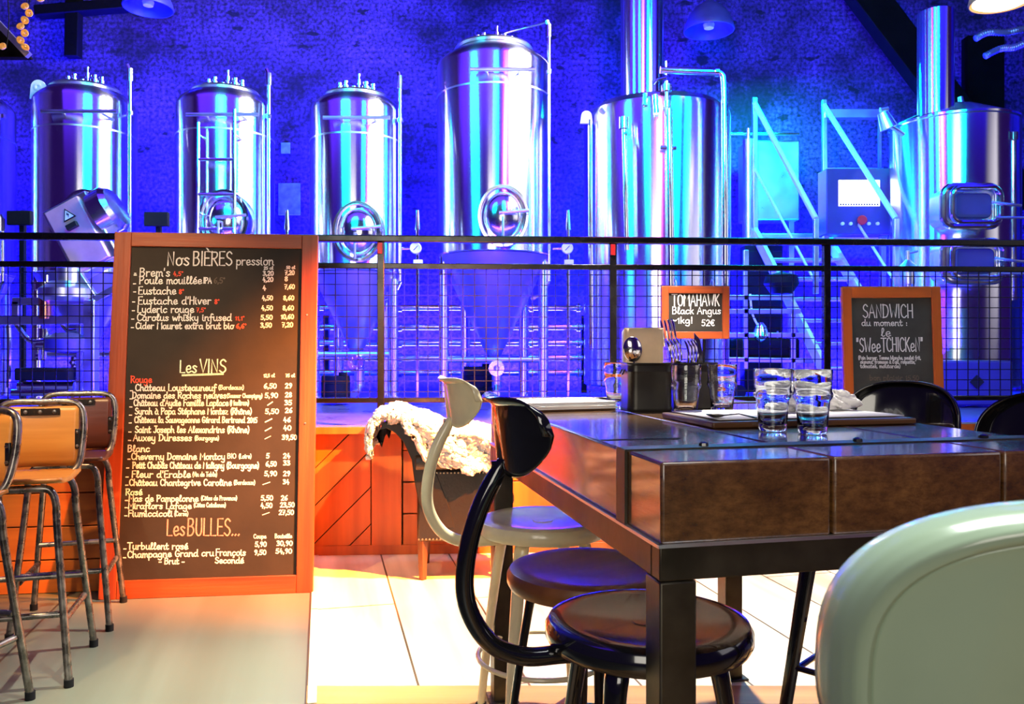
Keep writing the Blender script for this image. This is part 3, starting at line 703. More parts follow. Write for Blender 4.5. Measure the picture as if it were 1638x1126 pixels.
# ---- small valves with gauges between the tanks
def gauge_valve(label, px, dd=7.35):
    b = at(px, 428, dd); g = thing('gauge_valve', label, 'valve', (b.x, b.y, ZP), 0, 'gauge valves between the tanks'); h = b.z - ZP
    m = MB(); m.cyl((0, 0, 0), (0, 0, h + 0.46), 0.014, 10); m.cyl((0, 0, h + 0.34), (0, 0, h + 0.52), 0.024, 10, 0.012); m.cyl((0, 0, h + 0.22), (0, 0, h + 0.26), 0.045, 12); m.cyl((0, 0, 0), (0, 0, 0.02), 0.08, 14); m.build('stem', M['steel_plain'], g)
    T = Matrix.Translation((-0.012, -0.03, h + 0.17)) @ Matrix.Rotation(R(90), 4, 'X')
    m = MB(); m.lathe([(0.001, 0.0), (0.052, 0.0), (0.052, 0.03), (0.045, 0.035), (0.044, 0.028), (0.001, 0.028)], 24, T); dl = m.build('dial', M['gauge'], g)
    m = MB(); m.bar((-0.03, -0.06, h + 0.15), (0.008, -0.06, h + 0.19), 0.006, 0.003, (0, 1, 0)); m.build('needle', M['sign_black'], dl)
    m = MB(); m.box((0.005, -0.01, h + 0.04), (0.085, 0.03, 0.06)); m.build('tag_plate', M['sign_white'], g, bevel=0.004)
    m = MB(); m.cyl((-0.14, 0, h + 0.17), (0.0, 0, h + 0.17), 0.012, 8); m.build('side_pipe', M['steel_plain'], g)
gauge_valve('gauge valve standing between the round-door fermenter and the tallest one', 668)
gauge_valve('gauge valve standing between the tallest fermenter and the chimney kettle', 909)
gauge_valve('gauge valve just left of the round-door short fermenter', 459)

# ---- black displays on stands at the left
def display(label, px, py, dd):
    b = at(px, py, dd); g = thing('wall_display', label, 'screen', (b.x, b.y, ZP), 0, 'black displays behind the rail'); h = b.z - ZP
    m = MB(); m.box((0, 0, h), (0.21, 0.05, 0.125)); m.build('housing', M['rubber'], g, bevel=0.008)
    m = MB(); m.box((0, 0.04, h * 0.5), (0.04, 0.04, h)); m.box((0, 0.04, 0.01), (0.25, 0.2, 0.02)); m.build('stand', M['rubber'], g)
display('small black display left of the tilted electric box', 32, 349, 7.0)
display('small black display between the two leftmost short fermenters', 251, 351, 7.0)

# ---- tilted electric box on the skid
eb = thing('electric_box', 'tilted pink-lit electric switch box with a lightning warning sign', 'electric box', at(128, 374, 6.7))
eb.rotation_euler = (0, R(-28), 0)
s = 6.7 / FPX
m = MB(); m.box((0, 0.1, 0), (78 * s, 0.2, 118 * s)); m.build('housing', M['steel_satin'], eb, bevel=0.012)
m = MB(); m.box((-4 * s, -0.012, 0), (60 * s, 0.024, 110 * s)); m.build('lid', M['box_pink_lit'], eb, bevel=0.01)
def P3(poly, y0, y1, name, mt, par):
    m = MB(); m.prism([(a * s, b * s) for a, b in poly], y0, y1); return m.build(name, mt, par)
sg = P3([(-12, 26), (10, 26), (-1, 45)], -0.028, -0.0255, 'warning_sign', M['sign_black'], eb)
P3([(-9.2, 27.8), (7.2, 27.8), (-1, 42)], -0.030, -0.0285, 'sign_face', M['sign_white'], sg)
P3([(0.6, 39), (-3.2, 34), (-0.8, 34), (-2, 29), (2.2, 35), (-0.2, 35)], -0.032, -0.0305, 'sign_bolt', M['sign_black'], sg)
m = MB(); m.box((-2 * s, -0.04, 14 * s), (18 * s, 0.04, 9 * s)); m.build('latch', M['sign_black'], eb, bevel=0.004)
m = MB(); m.lathe([(0.001, 0.0), (0.2, 0.0), (0.2, 0.12), (0.17, 0.16), (0.001, 0.17)], 32, Matrix.Translation((34 * s, 0.12, 20 * s)) @ Matrix.Rotation(R(90), 4, 'Y')); m.build('motor_cap', M['steel_plain'], eb)

# ---- pump skid under it
sk = thing('pump_skid', 'steel tube skid with copper cylinder, pipes and motors at the lower left', 'machine', (-3.9, 6.6, ZP))
o = Vector((-3.9, 6.6, ZP))
def SK(px, py, dd=6.6): return at(px, py, dd) - o
def skb(name, mt, *segs, wd=0.06):
    m = MB()
    for a, b in segs: m.bar(SK(*a), SK(*b), wd, wd)
    return m.build(name, mt, sk, bevel=0.006)
skb('top_bar', M['steel_satin'], ((22, 482), (152, 482))); skb('shelf_bar', M['steel_satin'], ((-40, 513), (150, 512)), wd=0.07)
skb('post', M['steel_satin'], ((146, 480), (146, 690)), wd=0.09); skb('post', M['steel_satin'], ((27, 482), (27, 513)))
skb('post', M['steel_satin'], ((128, 512), (126, 640)), wd=0.04); skb('brace', M['steel_satin'], ((120, 430), (152, 478))); skb('brace', M['steel_satin'], ((152, 480), (190, 460)))
m = MB(); m.cyl(SK(74, 464), SK(74, 510), 0.055, 20); m.build('copper_cylinder', M['copper'], sk)
m = MB(); m.cyl(SK(74, 452), SK(74, 464), 0.1, 20); m.cyl(SK(76, 440), SK(76, 453), 0.012, 8); m.build('cylinder_head', M['steel_plain'], sk)
m = MB(); m.cyl(SK(110, 428), SK(110, 452), 0.09, 20); m.lathe([(0.16, 0), (0.2, 0.03), (0.2, 0.1), (0.12, 0.16), (0.001, 0.17)], 28, Matrix.Translation(SK(106, 482))); m.build('motor', M['steel_satin'], sk)
for a, b, c in (((60, 552), (92, 552), 0.03), ((60, 570), (64, 570), 0.03), ((30, 617), (120, 617), 0.035), ((20, 628), (110, 627), 0.03)):
    m = MB(); m.cyl(SK(*a), SK(*b), c, 12); m.build('pipe', M['steel_plain'], sk)
for pts in ([(26, 518), (34, 530), (48, 545), (70, 546), (92, 540)], [(95, 512), (108, 528), (124, 528)], [(14, 520), (15, 560), (14, 620)], [(62, 548), (62, 575)], [(70, 548), (70, 575)]):
    m = MB(); m.tube(smooth([SK(*p) for p in pts]) if len(pts) > 2 else [SK(*p) for p in pts], 0.02, 10); m.build('pipe', M['steel_plain'], sk)
m = MB(); m.cyl(SK(71, 525), SK(71, 540), 0.045, 14); m.cyl(SK(64, 531), SK(80, 531), 0.02, 10); m.build('valve', M['steel_plain'], sk)
m = MB(); m.box(SK(78, 598), (0.43, 0.22, 0.1)); m.build('motor_block', M['rubber'], sk, bevel=0.01)
m = MB(); m.box(SK(72, 668), (0.62, 0.4, 0.05)); m.build('base_plate', M['steel_satin'], sk, bevel=0.008)
m = MB(); m.lathe([(0.001, 0), (0.16, 0.02), (0.17, 0.12), (0.1, 0.17), (0.001, 0.18)], 28, Matrix.Translation(SK(108, 566))); m.build('pump_housing', M['cabinet_blue'], sk)

# ---- dark odds and ends low behind the mesh
def drum(label, px, py, dd, rr, hh, mt, nm='plastic_drum', cat='drum'):
    b = at(px, py, dd); g = thing(nm, label, cat, (b.x, b.y, ZP))
    m = MB(); m.lathe([(0.001, 0), (rr, 0), (rr, hh * 0.3), (rr * 1.03, hh * 0.32), (rr, hh * 0.34), (rr, hh * 0.7), (rr * 1.03, hh * 0.72), (rr, hh * 0.74), (rr * 0.98, hh), (0.001, hh)], 32); m.build('body', mt, g)
    m = MB(); m.cyl((rr * 0.5, 0, hh), (rr * 0.5, 0, hh + 0.03), 0.04, 14); m.build('cap', mt, g)
drum('low dark drum under the round-door short fermenter', 537, 600, 7.3, 0.13, 0.24, M['rubber'])
drum('low dark drum under the tallest fermenter', 765, 600, 8.2, 0.15, 0.3, M['rubber'])
wc = thing('pump_cart', 'dark wheeled pump cart with pipework left of the stair foot', 'machine', at(1215, 640, 7.6)); wc.location.z = ZP
o = wc.location.copy()
def WC(px, py, dd=7.6): return at(px, py, dd) - o
for a, b in (((1193, 400), (1193, 590)), ((1268, 500), (1268, 590)), ((1165, 476), (1268, 476)), ((1165, 498), (1280, 498)), ((1165, 536), (1300, 536)), ((1160, 575), (1300, 577))):
    m = MB(); m.bar(WC(*a), WC(*b), 0.045, 0.045); m.build('frame_tube', M['steel_satin'], wc, bevel=0.004)
m = MB(); m.box(WC(1222, 560, 7.9), (0.6, 0.3, 0.22)); m.build('motor_block', M['rubber'], wc, bevel=0.02)
m = MB(); m.lathe([(0.001, 0), (0.1, 0.0), (0.17, 0.1), (0.15, 0.18), (0.001, 0.22)], 28, Matrix.Translation(WC(1250, 470, 7.95))); m.build('pump_housing', M['rubber'], wc)
m = MB(); m.tube(smooth([WC(1200, 470), WC(1203, 500), WC(1212, 520), WC(1217, 525)]), 0.01, 8); m.build('cable', M['gauge'], wc)
m = MB(); m.lathe([(0.02, 0.13), (0.05, 0.09), (0.075, 0.0), (0.05, -0.03), (0.001, -0.06)], 20, Matrix.Translation(WC(1217, 538))); m.build('hanging_funnel', M['steel_plain'], wc)
for px in (1180, 1290):
    m = MB(); m.cyl(WC(px, 640 - 13) + Vector((0, -0.03, 0.0)), WC(px, 640 - 13) + Vector((0, 0.03, 0)), 0.07, 20); m.build('wheel', M['rubber'], wc)
fu = thing('spray_bottle', 'small steel flask with a spout right behind the sandwich board', 'flask', at(1452, 455, 7.3)); fu.location.z = ZP
hh = at(1452, 455, 7.3).z - ZP
m = MB(); m.lathe([(0.001, hh), (0.06, hh), (0.065, hh + 0.12), (0.06, hh + 0.14), (0.09, hh + 0.15), (0.05, hh + 0.19), (0.02, hh + 0.22), (0.02, hh + 0.3), (0.001, hh + 0.31)], 28); m.build('body', M['steel_satin'], fu)
m = MB(); m.tube([(0, 0, hh + 0.28), (0.09, 0, hh + 0.3)], 0.012, 8); m.build('spout', M['steel_satin'], fu)
m = MB(); m.cyl((0, 0, 0), (0, 0, hh), 0.03, 14); m.cyl((0, 0, 0), (0, 0, 0.02), 0.12, 20); m.build('stand', M['steel_satin'], fu)
# grist case with a diamond plate
gc = thing('equipment_case', 'low blue case with a dark diamond plate at the right behind the mesh', 'case', at(1562, 632, 6.9)); gc.location.z = ZP
m = MB(); m.box((0, 0.2, 0.19), (0.62, 0.4, 0.38)); m.build('body', M['cabinet_blue'], gc, bevel=0.015)
m = MB(); m.prism([(-0.06, 0.2), (0, 0.14), (0.06, 0.2), (0, 0.26)], -0.012, -0.001); m.build('diamond_plate', M['sign_black'], gc)
dc = thing('dark_filler', 'tall dark cabinet shape added behind the pump cart to darken that zone', 'cabinet', (xx(1222, 8.9), 8.9, ZP))  # added dark box standing in for shadow and clutter behind the cart
m = MB(); m.box((0, 0.1, zy(392, 8.9) / 2 - ZP / 2), (0.42, 0.2, zy(392, 8.9) - ZP)); m.build('body', M['rubber'], dc, bevel=0.01)
m = MB(); m.box((0, -0.008, zy(392, 8.9) / 2 - ZP / 2), (0.37, 0.014, (zy(392, 8.9) - ZP) * 0.92)); dr = m.build('door', M['rubber'], dc, bevel=0.005)
m = MB(); m.box((0.14, -0.024, 0.6), (0.015, 0.02, 0.14)); m.build('door_handle', M['steel_satin'], dr)
bk = thing('wall_bracket', 'dark timber bracket high on the brick wall at the upper left', 'bracket', at(118, 90, 9.6))
o = bk.location.copy()
m = MB(); m.bar(at(117, 92, 9.6) - o, at(119, -10, 9.6) - o, 0.16, 0.12, (0, 1, 0)); m.build('post', M['beam'], bk, bevel=0.01)
m = MB(); m.bar(at(60, 20, 9.6) - o, at(205, 8, 9.6) - o, 0.12, 0.16, (0, 1, 0)); m.build('crosspiece', M['beam'], bk, bevel=0.01)
# notices on the brick wall
for k, (px, py, wd, hg, lab) in enumerate(((462, 318, 0.26, 0.38, 'pale blue notice sheet on the brick wall beside the menu board'), (456, 236, 0.11, 0.13, 'tiny pale notice high on the brick wall above the blue sheet'))):
    b = at(px, py, 9.66); m = MB(); m.box((0, 0, 0), (wd, 0.02, hg)); q = m.build('wall_notice', M['notice'], None, bevel=0.004); q.location = (b.x, 9.685, b.z); tag(q, lab, 'notice')

# ---- pendants, beam, ducts
def pendant(label, px, py, dd, rr, mt, lit=False, name='pendant_lamp'):
    b = at(px, py, dd); g = thing(name, label, 'lamp', b)
    m = MB(); m.lathe([(rr, 0), (rr * 1.02, 0.015), (rr * 0.96, 0.07), (rr * 0.82, 0.16), (rr * 0.55, 0.25), (rr * 0.3, 0.29), (0.05, 0.31), (0.05, 0.40), (0.04, 0.40), (0.04, 0.30), (rr * 0.5, 0.24), (rr * 0.78, 0.15), (rr * 0.93, 0.06), (rr * 0.97, 0)], 48, closed=True); m.build('shade', mt, g)
    m = MB(); m.cyl((0, 0, 0.40), (0, 0, 6.9 - b.z), 0.008, 8); m.build('cord', M['rubber'], g)
    m = MB(); m.lathe([(0.001, 0.02), (0.05, 0.03), (0.06, 0.07), (0.04, 0.12), (0.02, 0.2), (0.001, 0.2)] if not lit else [(0.001, -0.015), (rr * 0.7, -0.01), (rr * 0.9, 0.01), (rr * 0.85, 0.03), (0.001, 0.04)], 32); m.build('bulb', M['bulb'] if lit else M['gauge'], g)
    return g
pendant('unlit blue bell pendant lamp above the swan-neck pipe', 1134, 50, 8.6, 0.26, M['pendant'])
pendant('unlit blue bell pendant lamp at the top edge over the left fermenters', 237, 14, 8.6, 0.25, M['pendant'])
pendant('lit amber pendant lamp at the top right corner', 1602, 4, 5.6, 0.20, M['amber'], True)
spot('pendant_glow', at(1602, 10, 5.6), at(1602, 10, 5.6) - Vector((0, 0, 1)), 40, (1, 0.7, 0.4), 120, 0.6, 0.12)

bm_ = thing('roof_brace', 'black diagonal roof brace with its post behind the right chimney', 'beam', (4.6, 9.3, 2.3)); o = bm_.location.copy()
m = MB(); m.bar(at(1345, -60, 9.3) - o, at(1640, 330, 9.3) - o, 0.36, 0.2, (0, 1, 0)); m.build('diagonal', M['beam'], bm_, bevel=0.01)
m = MB(); m.bar(at(1572, 60, 9.4) - o, at(1572, 640, 9.4) - o, 0.42, 0.15, (0, 1, 0)); m.build('post', M['beam'], bm_, bevel=0.01)
for lab, pts in (('upper ribbed duct at the top right corner', [(1560, 62), (1580, 52), (1610, 52), (1640, 46), (1700, 40)]), ('lower ribbed duct at the top right corner', [(1575, 90), (1600, 78), (1622, 76), (1650, 66), (1700, 60)])):
    P = smooth([at(a, b, 8.4) for a, b in pts], 14); m = MB()
    m.tube([p - P[0] for p in P], [0.036 if i % 2 else 0.028 for i in range(len(P))], 12); q = m.build('flexible_duct', M['duct'], angle=60); q.location = P[0]; tag(q, lab, 'duct')

# ---- dark hanging shelf corner with golden flowers, top left
hs = thing('hanging_shelf', 'dark hanging shelf corner at the upper left edge', 'shelf', at(-20, 90, 4.2)); o = hs.location.copy()
m = MB(); m.prism([(a, b) for a, b in [((at(px, py, 4.2) - o).x, (at(px, py, 4.2) - o).z) for px, py in ((-40, 0), (0, 38), (44, 88), (44, 91), (-40, 91))]], 0, 0.05); m.build('panel', M['beam'], hs, bevel=0.004)
m = MB(); m.bar(at(-40, -2, 4.18) - o, at(46, 89, 4.18) - o, 0.025, 0.03); m.build('edge_strip', M['steel_satin'], hs)
m = MB(); m.cyl(at(-30, 0, 4.3) - o, at(-30, -560, 4.3) - o, 0.008, 8); m.build('hanger', M['rubber'], hs)
for k, (px, py, n_, lab) in enumerate(((45, 22, 3, 'upper golden blossom cluster above the dark shelf corner'), (38, 54, 4, 'middle golden blossom cluster beside the dark shelf edge'), (9, 86, 1, 'lone golden blossom on the dark shelf corner'), (70, 10, 1, 'lone golden blossom highest and rightmost at the upper left'))):
    b = at(px, py, 4.1); g = thing('gold_blossom', lab, 'flower', b, 0, 'golden blossoms at the upper left')
    for j in range(n_):
        m = MB(); c = Vector(((j % 2) * 0.022 - 0.01, 0, -0.03 * j + 0.03)); 
        m.lathe([(0.004, 0), (0.016, 0.004), (0.02, 0.014), (0.015, 0.018), (0.012, 0.01), (0.004, 0.006)], 14, Matrix.Translation(c) @ Matrix.Rotation(R(70 + 25 * j), 4, 'X'), closed=True); m.build('petal_cup', M['gold'], g)
    m = MB(); m.tube(smooth([(0, 0.005, 0.03), (0.01, 0.01, 0.2), (-0.02, 0.02, 0.6), (-0.02, 0.03, 1.4)]), 0.0025, 6); m.build('stem', M['rubber'], g)

# ================================================================== chalk lettering
GL = {
'a': (3.9, '3,3.3 2,4 .6,3 .5,1 1.5,0 2.8,1 3.1,4 3.1,.8 3.8,0'), 'b': (3.7, '.5,7 .5,.6 1.5,0 2.8,.8 3,2.5 2,4 .6,2.8'),
'c': (3.4, '3,3.4 2,4 .7,3 .5,1.2 1.6,0 3,.8'), 'd': (3.9, '3,3.3 2,4 .6,3 .5,1 1.5,0 2.8,1 3.1,4|3.2,7 3.1,4 3.1,.8 3.8,0'),
'e': (3.4, '.5,1.9 2.8,2.3 2.3,4 1,3.6 .5,1.8 1.4,0 3.2,.8'), 'f': (2.8, '2.8,6.4 1.9,7 1.2,5.5 1.2,-2 .5,-2.8|.2,3.6 2.6,3.6'),
'g': (3.9, '3,3.3 2,4 .6,3 .5,1 1.5,.2 2.8,1 3.1,4 3.1,-1.8 2,-3 .6,-2.2'), 'h': (3.7, '.5,7 .5,0|.5,2.6 1.8,4 2.8,3 2.8,.8 3.5,0'),
'i': (1.6, '.5,4 .5,.8 1.2,0|.5,5.4 .6,5.7'), 'j': (2, '1.2,4 1.2,-2 .2,-3|1.2,5.4 1.3,5.7'), 'k': (3.2, '.5,7 .5,0|2.6,4 .6,1.8|1.3,2.4 2.8,0'),
'l': (2.3, '.3,1 1.7,5 1.5,6.8 .8,6.4 .7,1.2 1.4,0 2.2,.6'), 'm': (4.9, '.5,4 .5,0|.5,2.6 1.5,4 2.3,3 2.3,0|2.3,2.6 3.3,4 4.2,3 4.2,.7 4.8,0'),
'n': (3.7, '.5,4 .5,0|.5,2.6 1.8,4 2.8,3 2.8,.7 3.5,0'), 'o': (3.7, '2,4 .7,3.2 .6,.9 1.8,0 3,1 3,3 2,4 2.9,3.5 3.7,3.7'),
'p': (3.5, '.5,4 .5,-3|.5,2.8 1.8,4 3,3 2.9,.8 1.7,0 .5,.9'), 'q': (3.7, '3,3.3 2,4 .6,3 .5,1 1.5,0 2.8,1 3.1,4 3.1,-3'), 'r': (2.9, '.5,4 .6,0|.5,2.4 1.4,3.8 2.6,3.8'),
's': (3, '2.6,3.4 1.6,4 .6,3.2 2.5,1.2 1.6,0 .4,.7'), 't': (2.6, '1,6.2 1,.8 1.8,0 2.6,.6|0,4 2.2,4'), 'u': (3.7, '.5,4 .5,1 1.5,0 2.8,1.2 2.9,4|2.9,4 2.9,.8 3.6,0'),
'v': (3.3, '.4,4 1.5,0 2.7,4 3.4,3.7'), 'w': (4.5, '.4,4 1.2,0 2.2,3.3 3.2,0 4.2,4'), 'x': (3.2, '.4,4 2.8,0|2.8,4 .4,0'),
'y': (3.6, '.5,4 .6,1.3 1.6,.3 2.8,1.3 2.9,4|2.9,4 2.9,-1.8 1.8,-3 .5,-2.2'), 'z': (3.2, '!.5,4 2.7,4 .4,0 2.8,0'),
'A': (4.2, '!.2,0 2,7 3.8,0|!.9,2.6 3.1,2.6'), 'B': (4, '.5,0 .5,7|.5,7 2.6,6.8 3,5.2 2,3.9 .5,3.8|.5,3.8 2.6,3.6 3.4,2 2.4,.2 .5,0'),
'C': (3.9, '3.4,5.8 2.2,7 .8,5.8 .4,3.2 1,.8 2.4,0 3.7,1'), 'D': (4.2, '.5,0 .5,7|.2,6.8 2.6,6.4 3.6,3.6 2.6,.6 .2,.1'), 'E': (3.5, '!3,7 .5,7 .5,0 3.2,0|!.5,3.7 2.6,3.7'),
'F': (3.2, '!3.1,7 .5,7 .5,0|!.5,3.7 2.4,3.7'), 'G': (4.1, '3.4,5.8 2.2,7 .8,5.8 .4,3.2 1,.8 2.4,0 3.5,1 3.6,3 2.2,3'), 'H': (3.9, '.5,0 .5,7|3.3,0 3.3,7|.5,3.6 3.3,3.6'),
'I': (1.3, '.6,0 .6,7'), 'J': (3.3, '2.6,7 2.6,1.5 1.6,0 .4,.8|1.2,7 3.6,7'), 'K': (3.6, '.5,0 .5,7|3.2,7 .5,3.2|1.2,4 3.4,0'), 'L': (3.3, '!.5,7 .5,0 3,0'),
'M': (4.9, '!.4,0 .6,7 2.4,2.5 4.2,7 4.4,0'), 'N': (3.9, '!.5,0 .5,7 3.2,0 3.2,7'), 'O': (4.3, '2.1,7 .7,5.8 .4,3.4 .8,1 2.1,0 3.4,1 3.8,3.4 3.4,5.8 2.1,7'),
'P': (3.6, '.5,0 .5,7|.2,6.7 2.8,6.6 3.2,5 2.2,3.4 .5,3.2'), 'R': (3.8, '.5,0 .5,7|.2,6.7 2.8,6.6 3.2,5 2.2,3.6 .5,3.4|1.4,3.4 3.5,0'),
'S': (3.5, '3,6 1.9,7 .6,5.8 .9,4.2 2.6,3 3.1,1.4 1.8,0 .3,1'), 'T': (4, '.2,7 3.8,7|2,7 2,0'), 'U': (3.7, '.5,7 .5,1.5 1.8,0 3.1,1.5 3.1,7'),
'V': (3.6, '!.2,7 1.8,0 3.4,7'), 'W': (4.9, '!.2,7 1.2,0 2.4,5 3.6,0 4.6,7'),
'0': (3.4, '1.7,6 .6,4.8 .5,1.5 1.6,0 2.8,1.2 2.9,4.6 1.7,6'), '1': (2.2, '!.5,4.6 1.4,6 1.4,0'), '2': (3.3, '.5,4.8 1.4,6 2.6,5.2 2.4,3.4 .5,0|.5,0 2.9,0'),
'3': (3.2, '.5,5.5 1.6,6 2.6,5 1.3,3.3|1.3,3.3 2.8,2.2 2.2,.4 .5,.3'), '4': (3.3, '!1.6,6 .4,1.8 2.9,1.8|!2.1,3.4 2.1,-.4'), '5': (3.2, '!2.7,6 .8,6 .6,3.4|.6,3.4 2.2,3.4 2.7,1.6 1.8,0 .4,.4'),
'6': (3.2, '2.5,6 .9,4 .5,1.6 1.5,0 2.7,1.2 2.2,2.8 .7,2'), '7': (3.1, '!.4,6 2.8,6 1.2,0|.9,3 2.4,3'), '8': (3.2, '1.6,3.2 .6,4.6 1.6,6 2.6,4.6 1.6,3.2 .5,1.5 1.6,0 2.8,1.5 1.6,3.2'),
'9': (3.2, '2.6,4 1.6,3 .6,4.4 1.6,6 2.7,5 2.6,2.6 1.4,0'),
',': (1.4, '.7,.5 .4,-1'), '.': (1.4, '.5,.1 .8,.4'), '-': (2.6, '.4,2.2 2.2,2.2'), "'": (1.3, '.6,6.8 .5,5.2'), '\u00b0': (1.8, '.9,6 .4,5.4 .9,4.8 1.4,5.4 .9,6'),
'(': (1.8, '1.5,7 .6,4.6 .6,1.6 1.4,-1'), ')': (1.8, '.4,7 1.3,4.6 1.3,1.6 .4,-1'), '!': (1.6, '.8,7 .8,2|.8,.5 .8,.1'), ':': (1.8, '.7,3.2 .8,2.8|.7,.8 .8,.4'), '"': (2, '.5,7 .4,5.4|1.3,7 1.2,5.4'),
'/': (4, '.2,0 3.8,4.4'), '\u20ac': (3.4, '3,5.4 2,6 .9,4.6 .9,1.4 2,0 3,.6|0,3.6 2.2,3.6|0,2.4 2.2,2.4'), '~': (3.4, '.3,2.6 1,3.4 2.2,2.6 3,3.4'), ' ': (2.3, '')}
ACC = {'\u00e9': ('e', '1.4,4.9 2.4,6.2'), '\u00e8': ('e', '1.2,6.2 2.2,4.9'), '\u00e0': ('a', '1.2,6.2 2.2,4.9'), '\u00e2': ('a', '!.9,5 1.8,6.2 2.7,5'), '\u00f4': ('o', '!.9,5 1.8,6.2 2.7,5'),
       '\u00e7': ('c', '1.7,0 1.4,-.8 2,-1.4 1.2,-2'), '\u00c8': ('E', '1.2,9 2.2,7.8'), '\u00ca': ('E', '!.9,7.8 1.8,9 2.7,7.8')}

def glyph(ch):
    if ch in ACC: b, s = ACC[ch]; return GL[b][0], GL[b][1] + '|' + s
    return GL.get(ch, GL[' '])

def strokes(text):
    x = 0; out = []
    for ch in text:
        adv, s = glyph(ch)
        for st_ in (s.split('|') if s else []):
            sharp = st_.startswith('!'); st_ = st_.lstrip('!')
            pts = [(x + float(p.split(',')[0]), float(p.split(',')[1])) for p in st_.split()]
            if not sharp and len(pts) > 2: pts = [(p.x, p.y) for p in smooth([(a, b, 0) for a, b in pts], 4)]
            out.append(pts)
        x += adv + 0.25
    return x, out

def ribbon(m, pts, wd, y):
    P = [Vector((a, b)) for a, b in pts]; n = len(P); vs = []
    for i in range(n):
        t = (P[min(i + 1, n - 1)] - P[max(i - 1, 0)])
        if t.length < 1e-9: t = Vector((1, 0))
        t.normalize(); q = Vector((-t.y, t.x)) * wd / 2
        e = t * (-wd / 2 if i == 0 else wd / 2 if i == n - 1 else 0)
        vs += [(P[i].x + q.x + e.x, y, P[i].y + q.y + e.y), (P[i].x - q.x + e.x, y, P[i].y - q.y + e.y)]
    m.add(vs, [(2 * i, 2 * i + 1, 2 * i + 3, 2 * i + 2) for i in range(n - 1)])

def letter(parent, Mw, lines, wd, yfront):
    """lines: (text, x0, x1, baseline y0, baseline y1, cap height, colour) in photograph pixels, laid on the board's own plane"""
    inv = Mw.inverted(); groups = {}
    def loc(px, py):
        a = inv @ Vector((0, 0, EYE)); b = inv @ at(px, py, 1.0)
        t = (yfront - a.y) / (b.y - a.y); p = a + (b - a) * t; return p.x, p.z
    for text, x0, x1, y0, y1, cap, col in lines:
        W, ss = strokes(text); W = max(W - 0.3, 1e-3)
        (ax, az), (bx, bz) = loc(x0, y0), loc(x1, y1)
        hz = (loc(x0, y0 - cap)[1] - az) / 7.0; ww = wd * (1.0 if cap < 16 else 1.25) * (0.72 if cap < 8 else 1)
        m = groups.setdefault(col, MB())
        for pts in ss:
            q = [(ax + (bx - ax) * x / W, az + (bz - az) * x / W + z * hz) for x, z in pts]
            ribbon(m, q, ww, yfront - 0.0012)
    for col, m in groups.items():
        col = col.strip('*'); o = m.build('lettering', M[col], parent, fix=False)
        tag(o, {'chalk': 'white chalk lettering', 'chalk_red': 'red chalk lettering', 'chalk_rose': 'rose chalk lettering', 'chalk_mint': 'mint chalk lettering', 'chalk_dim': 'half wiped chalk lettering'}[col])

def board(name, label, loc, rz, tilt, W, H, side, top, bot, fm, sm, depth=0.035, cat='chalkboard'):
    t = thing(name, label, cat, loc); t.rotation_euler = (R(-tilt), 0, R(rz))
    m = MB(); m.box((0, depth * 0.6, H / 2 + (bot - top) / 2), (W - side * 1.2, depth * 0.5, H - (top + bot) * 0.9)); m.build('slate', sm, t)
    for nm, c, s in (('frame_stile', (-W / 2 + side / 2, depth / 2, H / 2), (side, depth, H)), ('frame_stile', (W / 2 - side / 2, depth / 2, H / 2), (side, depth, H)),
                     ('frame_rail', (0, depth / 2, H - top / 2), (W - 2 * side - 0.001, depth, top)), ('frame_rail', (0, depth / 2, bot / 2), (W - 2 * side - 0.001, depth, bot))):
        m = MB(); m.box((0, 0, 0), s); o = m.build(nm, fm, t, bevel=0.003); o.location = c
        if nm == 'frame_rail': o.rotation_euler = (0, R(90), 0); o.data.transform(Matrix.Rotation(R(-90), 4, 'Y'))
    Mw = Matrix.Translation(loc) @ Matrix.Rotation(R(rz), 4, 'Z') @ Matrix.Rotation(R(-tilt), 4, 'X')
    return t, Mw, depth * 0.35

